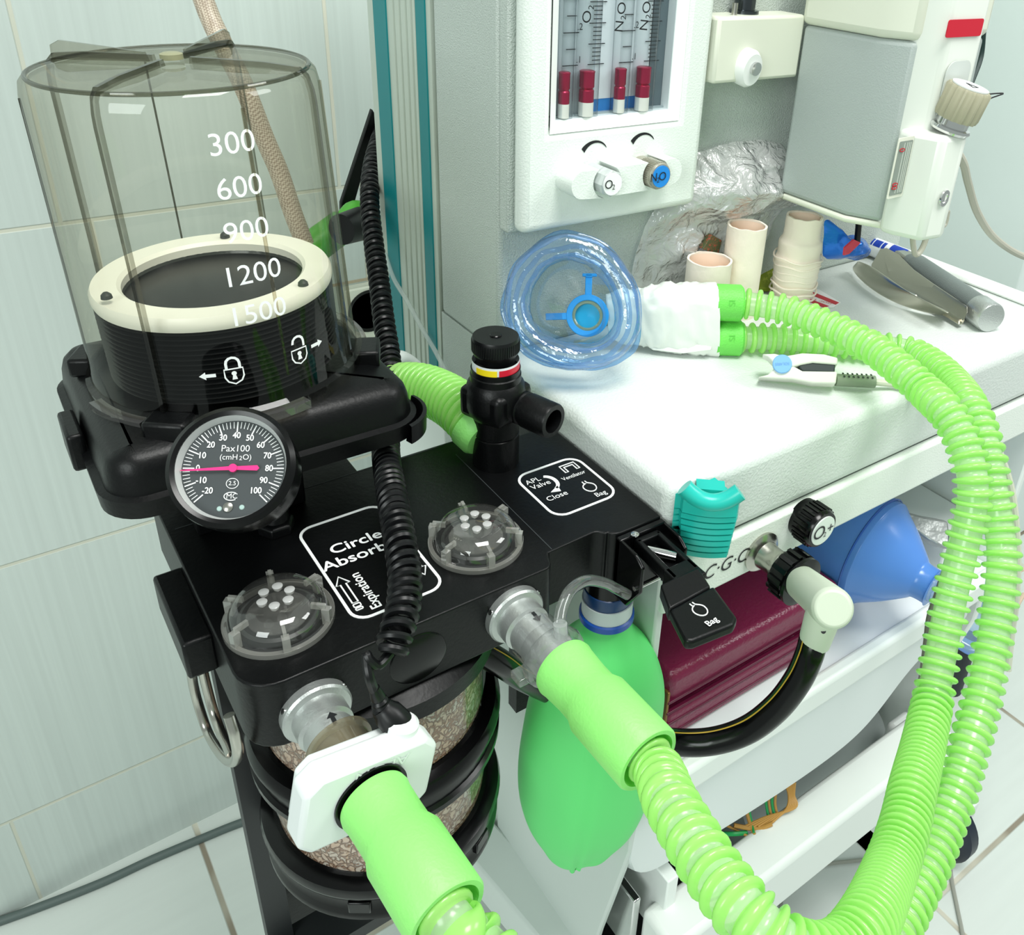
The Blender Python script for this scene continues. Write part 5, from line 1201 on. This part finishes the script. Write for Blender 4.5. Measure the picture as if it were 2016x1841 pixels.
for k, z, r in ((1.19, -.012, .006), (1.02, -.040, .006), (.86, -.018, .005), (1.12, .012, .0035)):
    mk('rim_band', tube(bmnew(), ringpath(k, z, wob=.05, ph=k*7), r, 8, closed=True), rim_b, mk_t)
shell = clear('mask_shell', (.93, .96, .97), (.50, .66, .80), 2.0, edgepow=.4)
conc = V((.042, -.002, 0))
lev = [(.86, -.012, 0), (.84, -.05, .1), (.74, -.10, .3), (.56, -.135, .6), (.36, -.152, .9), (.26, -.156, 1.0)]
rows = []; bm = bmnew()
for k, z, t in lev:
    row = []
    for i in range(64):
        a = TAU*i/64; p = mout(a)*k*(1-t)+(conc+V((math.cos(a), math.sin(a), 0))*.040)*t+ (mout(a)*k*0)
        row.append(bm.verts.new(Mm @ V((p.x, p.y, z))))
    rows.append(row)
for A_, B_2 in zip(rows, rows[1:]):
    for i in range(64): bm.faces.new((A_[i], A_[(i+1) % 64], B_2[(i+1) % 64], B_2[i]))
mk('shell', bm, shell, mk_t, ang=80)
Mc2 = Mm @ Matrix.Translation(V((conc.x, conc.y, -.150)))
blu = mat('hook_blue', '2f9fe8', .35)
bm = lathe(bmnew(), Mc2, [(.036, 0), (.050, 0), (.050, .010), (.036, .010)], 48, close=True)
for a in (88, 182):
    M = Mc2 @ Matrix.Rotation(R(a), 4, 'Z'); box(bm, (.046, -.008, .002), (.098, .008, .009), M); box(bm, (.090, -.008, .002), (.098, .020 if a > 100 else .008, .012), M) if a < 100 else None
box(bm, (-.012, .092, .002), (.022, .099, .012), Mc2)
mk('hook_ring', bm, blu, mk_t, bev=.0015)
mk('connector_rim', lathe(bmnew(), Mc2, [(.029, -.03), (.036, -.03), (.036, .006), (.032, .008), (.029, .006)], 40, close=True), clear('rim_olive', (.75, .82, .70), (.45, .6, .5), 1.4, body=.45, bodycol=(.7, .8, .6)), mk_t)
mk('connector', lathe(bmnew(), Mc2, [(.0, -.035), (.029, -.035), (.029, -.01), (.0, -.012)], 36), mat('connector_blue', '28b4e6', .25), mk_t)

# ================================================================ TAPED Y-CONNECTOR
c_up, c_lo = P(1435, 596, 2, -.862), P(1435, 665, 2, -.958)
hx_ = (P(1460, 597, 2, -.862)-P(1405, 595, 2, -.862)).normalized()
yc = thing('taped_connector', tuple(P(1330, 640, 2, -1.0)), 'Y-connector wrapped in crinkled white tape, joining both green hoses to the mask side', 'connector')
gcm = mat('socket_green', '6ed255', .45, bump=(700, .3), sub=.1)
for c, nm in ((c_up, 'a'), (c_lo, 'b')):
    a0 = c-hx_*.035; b = lathe(bmnew(), frame(a0, hx_), [(.040, 0), (.046, .001), (.046, .062), (.040, .068), (.028, .068)], 44); so = mk('green_socket', b, gcm, yc)
    nrm_ = (-c.normalized()); nrm_ = (nrm_-hx_*nrm_.dot(hx_)).normalized()
    mk('moulded_mark', text(bmnew(), 'SI', .022, frame(a0+hx_*.035+nrm_*.0462, nrm_, nrm_.cross(hx_))), mat('socket_green_mark', '5cbd45', .5), so)
# wrapped body: loft of flattened sections from sockets towards the mask
mid_ = (c_up+c_lo)/2; vv = (c_up-c_lo); vh = vv.length; vv.normalize(); ww = hx_.cross(vv).normalized()
secs = [(-.030, vh/2+.049, .049, 0), (-.07, vh/2+.047, .047, 0), (-.11, vh/2+.045, .046, 0), (-.15, vh/2+.042, .044, 0), (-.19, vh/2+.036, .040, 0), (-.215, vh/2+.026, .037, 0), (-.235, vh/2+.022, .033, -.008), (-.27, .072, .030, -.010), (-.305, .055, .027, -.012)]
bm = bmnew(); rows = []
sec2 = smooth_path([V((a, b, c)) for a, b, c, d in secs], 5)
for si, q in enumerate(sec2):
    row = []
    for i in range(64):
        a = TAU*i/64; c, s = math.cos(a), math.sin(a); e = 2/2.8
        y = q.y*abs(s)**e*(1 if s > 0 else -1); x = q.z*abs(c)**e*(1 if c > 0 else -1)
        dn = .011*noise.noise(V((si*.35, c*2.2, s*2.2)))+.006*noise.noise(V((si*.9, c*5, s*5))) if si > 3 else .001*noise.noise(V((c*9, s*9, 1)))
        row.append(bm.verts.new(mid_+hx_*(q.x+(.003*noise.noise(V((c*12, s*12, 3))) if si == 0 else 0))+vv*(y*(1+dn*8))+ww*(x*(1+dn*10))))
    rows.append(row)
for A_, B_2 in zip(rows, rows[1:]):
    for i in range(64): bm.faces.new((A_[i], A_[(i+1) % 64], B_2[(i+1) % 64], B_2[i]))
bm.faces.new(rows[0][::-1]); bm.faces.new(rows[-1])
tape = mat('white_tape', 'e3e8e0', .32, bump=(45, .5), sub=.06)
mk('tape_wrap', bm, tape, yc, ang=80)
# loose tape end hanging under the wrap
t0 = mid_+hx_*-.20-vv*(vh/2+.03)
e0 = P(1234, 655, 2, -.985); e1 = P(1285, 690, 2, -.985); e2_ = P(1345, 697, 2, -.985); e3 = P(1400, 690, 2, -.97); e4 = P(1300, 640, 2, -.93)
bm = prism(bmnew(), [e0, e1, e2_, e3, P(1400, 640, 2, -.95), e4], (0, 0, .006)); mk('tape_end', bm, tape, yc, bev=.002)

# ================================================================ PULSE OXIMETER CLIP
po = thing('finger_clip_sensor', tuple(P(1580, 730, 2, -1.0)), 'pale grey finger-clip sensor with blue hinge disc lying on the worktop', 'sensor')
pm = mat('clip_ivory', 'd8dbcf', .35); pm2 = mat('clip_grey', 'a9aea8', .4)
ex = (P(1650, 728, 2, -.96)-P(1500, 728, 2, -.96)); Lx = ex.length; ex.normalize()
Oo = P(1500, 728, 2, -.955); no_ = (-Oo.normalized()+V((0, 0, .25))).normalized()
Mo = frame(Oo, no_, ex)   # x along clip; the clip lies tilted on its side
def PX(u, v, z=.0):
    r = ray(u, v); t = Oo.dot(no_)/r.dot(no_); q = Mo.inverted() @ (r*t); return (q.x, q.y)
zh = .055
upj = [PX(u, v, zh) for u, v in [(1500, 697), (1525, 696), (1545, 701), (1580, 695), (1622, 697), (1650, 704), (1649, 718), (1600, 714), (1578, 718), (1562, 722), (1530, 722), (1512, 703)]]
loj = [PX(u, v, zh) for u, v in [(1492, 742), (1512, 737), (1528, 722), (1562, 720), (1580, 730), (1649, 731), (1646, 755), (1600, 754), (1560, 746), (1520, 744)]]
bm = prism(bmnew(), [Mo @ V((x, y, -.05)) for x, y in upj], no_*.05); mk('upper_jaw', bm, pm, po, bev=.006, seg=3)
bm = prism(bmnew(), [Mo @ V((x, y, -.052)) for x, y in loj], no_*.05); mk('lower_jaw', bm, pm, po, bev=.006, seg=3)
pd_ = [PX(u, v, .045) for u, v in [(1572, 721), (1580, 712), (1645, 715), (1644, 732), (1580, 730)]]
mk('finger_pad', prism(bmnew(), [Mo @ V((x, y, -.045)) for x, y in pd_], no_*.040), mat('pad_dark', '2b3534', .5), po, bev=.003)
gp_ = [PX(u, v, zh) for u, v in [(1506, 705), (1522, 703), (1522, 730), (1508, 738)]]
q = Mo @ V((*PX(1540, 717, zh), .001))
hd = mk('hinge_disc', lathe(bmnew(), frame(q, no_), [(.0225, -.01), (.0225, .002), (.021, .004)], 36), mat('disc_blue', '78aee0', .35), po)
mk('moulded_mark', text(bmnew(), 'SOLARIS', .009, frame(q+no_*.0042, no_, -ex)), mat('disc_blue_mark', '6b9dce', .4), hd)
s_a, s_b = P(1645, 748, 2, -.975), P(1722, 752, 2, -.975)
bm = tube(bmnew(), resample([s_a, s_b], .01), .015, 12); mk('strain_relief', bm, mat('relief_grey_green', '7f8c77', .5), po)
bm = bmnew()
for k in range(7):
    p = s_a.lerp(s_b, .18+.12*k); d_ = (s_b-s_a).normalized(); up_ = V((0, 0, 1)); 
    for s in (-.007, .007): box(bm, (-.0018, -.003, 0), (.0018, .003, .002), frame(p+d_.cross(up_)*s+V((0, 0, .0135)), (0, 0, 1), d_))
mk('relief_slots', bm, mat('slot_dark', '39413a', .6), po)
pts = [P(1720, 752, 2, -.977), P(1765, 757, 2, -.985), P(1810, 765, 2, -.98), D(1880, 790, 2.02), D(1935, 800, 2.0), D(1952, 850, 1.98), D(1990, 960, 2.0), D(2003, 1080, 2.02), D(2000, 1180, 2.05), D(1992, 1240, 2.08), D(1984, 1320, 2.1)]
mk('sensor_cable', tube(bmnew(), smooth_path(pts, 8), .0085, 10), mat('cable_ivory', 'c2c5b3', .5), po)
pts = [D(1888, 1010, 2.0), D(1880, 1050, 2.0), D(1864, 1110, 2.0), D(1845, 1170, 2.0), D(1830, 1215, 2.0), D(1823, 1270, 2.02), D(1815, 1330, 2.05), D(1800, 1420, 2.1)]
mk('hanging_cable', tube(bmnew(), smooth_path(pts, 8), .007, 10), mat('cable_grey_dark', '6f6e62', .5), label='dark grey cable hanging down just behind the left strand of green hose', cat='cable')

# ================================================================ PLASTER ROLLS, PACKETS, BAG
pl_m = mat('plaster_cream', 'f5eadb', .75, bump=(90, .35)); pl_in = mat('plaster_inside', 'f6dfca', .8)
rolls = [(1.900, 1.567, -.742, [(.052, 0), (.056, .03), (.062, .06), (.064, .10), (.066, .13), (.060, .15), (.061, .185), (.052, .205), (.051, .262)], 'tall cream plaster roll bound with rough bands, rightmost of three'),
         (1.695, 1.585, -.742, [(.0535, 0), (.0535, .25), (.0535, .258)], 'tall smooth cream plaster roll standing in the middle of three'),
         (1.575, 1.590, -.820, [(.060, 0), (.060, .175), (.060, .18)], 'short wide cream plaster roll, leftmost of three')]
for k, (x, y, zt, pf, lab) in enumerate(rolls):
    rt = thing('plaster_roll', (x, y, -1.0), lab, 'roll', 'cream plaster rolls')
    h = zt+1.0; last = pf[-1][0]
    bm = bmnew(); q = smooth_path([V((r, hh*h/pf[-1][1], 0)) for r, hh in pf], 6) if k == 0 else [V((r, hh*h/pf[-1][1], 0)) for r, hh in pf]
    pr2 = [(p.x, p.y) for p in q]
    rgs = []
    for i, (r, hh) in enumerate(pr2+[(last-.006, h), (last-.007, h-.12)]):
        rgs.append([bm.verts.new(V((x, y, -1.0))+V((r*(1+(.018*noise.noise(V((math.cos(TAU*j/48)*3, math.sin(TAU*j/48)*3, hh*60+k))) if k == 0 or i > 0 else 0))*math.cos(TAU*j/48), r*math.sin(TAU*j/48)*(1.0), hh+(.004*noise.noise(V((math.cos(TAU*j/48)*2, math.sin(TAU*j/48)*2, k*5))) if hh > h-.01 else 0)))) for j in range(48)])
    for A_, B_2 in zip(rgs, rgs[1:]):
        for j in range(48): bm.faces.new((A_[j], A_[(j+1) % 48], B_2[(j+1) % 48], B_2[j]))
    bm.faces.new(rgs[0][::-1]); mk('roll_wall', bm, pl_m, rt, ang=60)
    mk('roll_core', lathe(bmnew(), frame((x, y, -1.0), (0, 0, 1)), [(last-.008, h-.11), (last-.0075, h-.004)], 40, cap0=True, cap1=False), pl_in, rt)
    if k == 0:
        bm = bmnew()
        for i in range(7): hh = .02+i*.020; tube(bm, [V((x+(.0615+.0035*math.sin(i*1.3)+.004*min(1, hh/.1))*math.cos(TAU*j/40), y+(.0615+.0035*math.sin(i*1.3)+.004*min(1, hh/.1))*math.sin(TAU*j/40), -1+hh+.003*math.sin(j*.7+i))) for j in range(40)], .0028, 6, closed=True)
        mk('frayed_band', bm, pl_m, rt)
# crumpled clear plastic bag: a folded sheet heaped behind the rolls
pb_m = clear('crinkled_plastic', (.97, .98, .98), (.90, .92, .93), 5, body=.72, bodycol=(1, 1, 1), rough=.25, edgepow=.5, bump=(60, .6))
def heap(name, outline, y0, depth, lab, cat, m, amp=.05, n=44, seed=0, zmin=-.995):
    """outline in photo pixels on the plane y0; surface bulges towards the room and folds"""
    q = [P(u, v, 1, y0) for u, v in outline]; c = sum(q, V())/len(q)
    sp = smooth_path(q, 8, closed=True); bm = bmnew(); rings = []
    for j in range(n+1):
        t = j/n; row = []
        for i, p in enumerate(sp):
            x = c.x+(p.x-c.x)*t; z = max(zmin, c.z+(p.z-c.z)*t)
            w = depth*(1-t**2.2)*(1+3.2*max(0, min(1, (z+.755)/.10)) if name == 'plastic_bag' else 1)
            nn = noise.fractal(V((x*9+seed, z*9, seed)), .8, 2.2, 4)
            rid = abs(noise.noise(V((x*7+z*5+seed, z*9-x*4, seed*2))))
            row.append(bm.verts.new((x+.010*nn*t, y0-w-amp*(nn*.5-rid*.9)*(1-t**6)*1.0, z+.008*nn)))
        rings.append(row)
    m_ = len(sp)
    for A_, B_2 in zip(rings[1:], rings[2:]):
        for i in range(m_): bm.faces.new((A_[i], A_[(i+1) % m_], B_2[(i+1) % m_], B_2[i]))
    bmesh.ops.contextual_create(bm, geom=rings[1])
    for v in rings[0]: bm.verts.remove(v)
    return mk(name, bm, m, label=lab, cat=cat, ang=30)
heap('plastic_bag', [(1245, 560), (1262, 470), (1290, 410), (1350, 340), (1372, 300), (1440, 282), (1520, 278), (1545, 300), (1575, 350), (1615, 388), (1570, 398), (1530, 425), (1510, 470), (1475, 520), (1440, 560), (1330, 565)], 1.682, .035, 'crumpled clear plastic bag heaped on the worktop behind the cream rolls', 'plastic bag', pb_m, seed=3)
# printed packet under the bag
gp = mat('packet_olive', '7f8f1e', .5, speck=(160, .52, 'b9bf4a', .7))
bm = prism(bmnew(), [P(1478, 575, 2, -.995), P(1524, 575, 2, -.995), P(1540, 468, 2, -.90), P(1520, 470, 2, -.90)], (0, 0, .012)); mk('olive_packet', bm, gp, label='olive green printed packet between the middle and right cream rolls', cat='packet', bev=.003)
bm = prism(bmnew(), [P(1384, 490, 1, 1.64), P(1402, 462, 1, 1.64), P(1422, 474, 1, 1.64), P(1414, 505, 1, 1.64)], (0, .02, 0)); mk('folded_label', bm, mat('label_dark_green', '4e5a3a', .5, speck=(300, .5, 'b6503f', .8)), label='small folded printed label peeping out under the plastic bag', cat='label', bev=.002)
# red and white wrapper
Mw = frame((0, 0, -.9985), (0, 0, 1)); wr = thing('torn_wrapper', tuple(P(1615, 590, 2, -1.0)), 'small torn red and white paper wrapper in front of the right cream roll', 'wrapper')
wq = [(1585, 574), (1610, 570), (1655, 597), (1640, 606), (1600, 606), (1580, 598)]
mk('paper', prism(bmnew(), [P(u, v, 2, -.999) for u, v in wq], (0, 0, .0025)), mat('wrapper_white', 'f1f1ef', .5), wr)
bm = bmnew()
for a, b, c, d in (((1590, 578), (1600, 575), (1652, 596), (1645, 600)), ((1583, 590), (1590, 587), (1632, 603), (1622, 606))): prism(bm, [P(*q, 2, -.9962) for q in (a, b, c, d)], (0, 0, .0008))
mk('red_band', bm, red, wr)
wx = (P(1650, 598, 2, -.996)-P(1590, 583, 2, -.996)).normalized()
mk('lettering', text(bmnew(), 'DOC TOR', .017, frame(P(1612, 592, 2, -.9955), (0, 0, 1), -wx)), red, wr)
# blue wrapper and white-blue tube
tp = thing('ointment_tube', tuple(P(1720, 480, 2, -1.0)), 'white tube with dark blue stripes lying along the back right edge of the worktop', 'tube')
ta, tb_ = P(1632, 452, 2, -.965), P(1800, 517, 2, -.965)
bm = lathe(bmnew(), frame(ta, tb_-ta, V((0, 0, 1))), [(.030, 0), (.032, .05), (.032, (tb_-ta).length-.03), (.020, (tb_-ta).length)], 28, sy=1.0); mk('tube_body', bm, mat('tube_white', 'e8ecf0', .3), tp)
blu2 = mat('tube_dark_blue', '173fae', .35)
Mt2 = frame(ta, tb_-ta, V((0, 0, 1))); Lt = (tb_-ta).length
bm = bmnew()
for i in range(12):
    h0 = Lt*(.18+.045*i); lathe(bm, Mt2, [(.0322, h0), (.0327, h0), (.0327, h0+.012*(1 if i % 3 else 1.5)), (.0322, h0+.012)], 10, close=True, a0=R(15), a1=R(62))
lathe(bm, Mt2, [(.0322, Lt*.76), (.0328, Lt*.76), (.0328, Lt*.92), (.0322, Lt*.92)], 24, close=True, a0=0, a1=R(100)); mk('blue_stripes', bm, blu2, tp)
heap('blue_wrapper', [(1620, 505), (1622, 450), (1628, 432), (1650, 448), (1660, 462), (1690, 465), (1716, 490), (1700, 508), (1660, 512)], 1.53, .05, 'crumpled glossy blue foil wrapper beside the right cream roll', 'wrapper', mat('foil_blue', '1c6fd6', .2, .3, bump=(80, .5)), amp=.03, n=16, seed=9)
bm = prism(bmnew(), [P(1662, 503, 1, 1.455), P(1664, 488, 1, 1.455), P(1682, 472, 1, 1.455), P(1695, 478, 1, 1.455), P(1672, 500, 1, 1.455)], (0, .006, 0)); mk('wrapper_flap', bm, mat('flap_red_white', 'c7354a', .4), label='red and white printed flap on the blue foil wrapper', cat='wrapper')

# ================================================================ LARYNGOSCOPE
lg = thing('laryngoscope', tuple(P(1850, 580, 2, -1.0)), 'folded steel laryngoscope with curved blade lying on the right of the worktop', 'laryngoscope')
r_h = .042
ha, hb2 = P(1790, 517, 2, -1+r_h), P(1952, 627, 2, -1+r_h); Lh = (hb2-ha).length
hm = mat('handle_grey', '8d9493', .35, .6, bump=(1200, .3))
Mh = frame(ha, hb2-ha, V((0, 0, 1)))
mk('handle', lathe(bmnew(), Mh, [(.030, 0), (.034, .01), (.036, .03), (.040, .04), (.040, Lh-.07), (.042, Lh-.065)], 40), hm, lg)
mk('end_cap', lathe(bmnew(), Mh, [(.0415, Lh-.066), (.0430, Lh-.062), (.0430, Lh-.006), (.040, Lh)], 40), alu, lg)
mk('hinge_head', box(bmnew(), (-.022, -.028, -.055), (.024, .028, .012), Mh), steel, lg, bev=.008)
st2 = mat('blade_steel', 'c9c6b8', .3, 1)
# flange: upright curved web from hinge to the tip, tongue curling outward
web = [(1733, 492), (1745, 487), (1770, 500), (1800, 530), (1838, 557), (1880, 585), (1905, 602), (1895, 625), (1888, 628), (1860, 612), (1830, 597), (1790, 575), (1750, 545), (1715, 520)]
bm = prism(bmnew(), [P(u, v, 2, -.935 if i < 7 else -.975) for i, (u, v) in enumerate(web)], V((-.012, -.012, -.012))); mk('blade_flange', bm, st2, lg, bev=.003)
tg = [(1686, 514), (1700, 517), (1735, 545), (1775, 570), (1820, 594), (1858, 612), (1868, 620), (1850, 622), (1800, 610), (1750, 590), (1705, 560), (1680, 535)]
rows = []; bm = bmnew()
inner = [(1690, 514), (1715, 522), (1745, 545), (1775, 566), (1810, 586), (1845, 604), (1868, 617)]
outer_ = [(1677, 528), (1690, 548), (1720, 573), (1755, 593), (1795, 608), (1835, 617), (1862, 621)]
for (u0, v0), (u1, v1) in zip(inner, outer_):
    p0, p1 = P(u0, v0, 2, -.94), P(u1, v1, 2, -.992); row = []
    for k in range(7):
        s = k/6; row.append(bm.verts.new(p0.lerp(p1, s)+V((-.006, -.01, .014))*math.sin(PI*s)))
    rows.append(row)
for A_, B_2 in zip(rows, rows[1:]):
    for k in range(6): bm.faces.new((A_[k], A_[k+1], B_2[k+1], B_2[k]))
o = mk('blade_tongue', bm, st2, lg, ang=70); s_ = o.modifiers.new('solid', 'SOLIDIFY'); s_.thickness = .004*U; o.modifiers.new('sub', 'SUBSURF').levels = 1
mk('light_bulb', cyl(bmnew(), P(1778, 574, 2, -.955), P(1802, 585, 2, -.955), .007, n=14), chrome, lg)

# ================================================================ FLOOR: cables, second mask, wires in the bay
cgr = mat('cable_dark_grey', '566360', .5)
pts = [P(-60, 1835, 2, FLOOR+.014), P(80, 1785, 2, FLOOR+.014), P(200, 1738, 2, FLOOR+.014), P(300, 1692, 2, FLOOR+.014), P(400, 1650, 2, FLOOR+.014), P(480, 1618, 2, FLOOR+.014), P(620, 1570, 2, FLOOR+.014)]
mk('floor_cable', tube(bmnew(), smooth_path(pts, 8), .0175, 12), cgr, label='dark grey cable along the floor at the foot of the tiled wall', cat='cable')
thin = mat('wire_grey', '9a9c92', .5)
for q, lab in (([(1540, 1860), (1537, 1790), (1545, 1745), (1600, 1708), (1680, 1695), (1760, 1690)], 'thin grey wire looping on the floor left of the hoses'), ([(1870, 1650), (1872, 1720), (1885, 1790), (1895, 1841), (1900, 1900)], 'thin grey wire on the floor right of the hoses'), ):
    mk('floor_wire', tube(bmnew(), smooth_path([P(u, v, 2, FLOOR+.008) for u, v in q], 8), .0085, 8), thin, label=lab, cat='cable')
lg_m = mat('tubing_peach', 'dcc4ac', .5)
for q, lab in (([(1810, 1205), (1830, 1215), (1870, 1200), (1940, 1160), (2016, 1120)], 'thin peach tubing on the floor behind the green hoses'), ([(1960, 1300), (1985, 1260), (2000, 1200), (2016, 1170)], 'short curl of peach tubing at the right edge of the floor')):
    mk('floor_tubing', tube(bmnew(), smooth_path([P(u, v, 2, FLOOR+.3) for u, v in q], 8), .012, 8), lg_m, label=lab, cat='tube')
# stool-like tray carrying the second mask, right of the trolley
tx = P(1915, 1220, 2, -3.2)
sm = thing('spare_mask', (tx.x, tx.y, FLOOR), 'small pale blue face mask seen between the two strands of hose', 'mask')
Mx = frame(tx+V((0, 0, .0)), -tx.normalized()); bl3 = clear('spare_blue', (.7, .85, .97), (.4, .6, .9), 1.2, body=.55, bodycol=(.55, .75, .95))
mk('cushion', lathe(bmnew(), Mx, [(.13+.035*math.cos(R(a)), .035*math.sin(R(a))) for a in range(0, 360, 30)], 44, close=True, sy=1.25), bl3, sm)
mk('shell', lathe(bmnew(), Mx, [(.12, .0), (.09, -.06), (.04, -.10), (0, -.10)], 40, cap0=False, sy=1.25, cap1=False), bl3, sm)
mk('rim_band', lathe(bmnew(), Mx, [(.158+.006*math.cos(R(a)), .006*math.sin(R(a))) for a in range(0, 360, 60)], 44, close=True, sy=1.25), mat('spare_band_blue', '3d8ee6', .4), sm)
mk('stand', cyl(bmnew(), (tx.x, tx.y, FLOOR), (tx.x, tx.y, -3.32), .06), mat('stand_dark', '2a2f33', .5), sm)
# wires
wm = [mat('wire_green', '1f9d52', .4), mat('wire_ochre', 'b98b45', .4)]
wt = thing('wire_bundle', (1.6, 1.2, -2.6), 'bundle of thin green and ochre wires in the open bay under the drawer', 'wires')
def wire(q, k, r=.0042): mk('wire', tube(bmnew(), smooth_path([D(u, v, d) for u, v, d in q], 8), r, 8), wm[k], wt)
random.seed(4)
for i in range(6): wire([(1548+4*i-3, 1540, 2.78), (1556+2.0*i-3, 1565, 2.78), (1550+3*i, 1590, 2.76), (1530-5*i, 1610, 2.74), (1510-9*i, 1628, 2.72)], 1 if i % 2 else 1)
for i in range(4): wire([(1505+8*i, 1552, 2.78), (1508+6*i, 1580, 2.77), (1512+6*i, 1605, 2.76), (1518+4*i, 1625, 2.74)], i % 2)
wire([(1425, 1642, 2.7), (1445, 1642, 2.7), (1470, 1640, 2.72)], 0, .007)
wire([(1430, 1625, 2.72), (1450, 1635, 2.72), (1478, 1650, 2.7)], 1); wire([(1445, 1625, 2.72), (1490, 1632, 2.72), (1520, 1622, 2.72)], 1, .007); wire([(1468, 1590, 2.75), (1476, 1620, 2.73), (1486, 1645, 2.7)], 1, .006); wire([(1474, 1590, 2.75), (1480, 1620, 2.73), (1484, 1640, 2.7)], 0, .004)
bm = box(bmnew(), (1.72, 1.13, -2.42), (1.95, 1.3, -2.31)); mk('control_box', bm, black, TR, bev=.006)
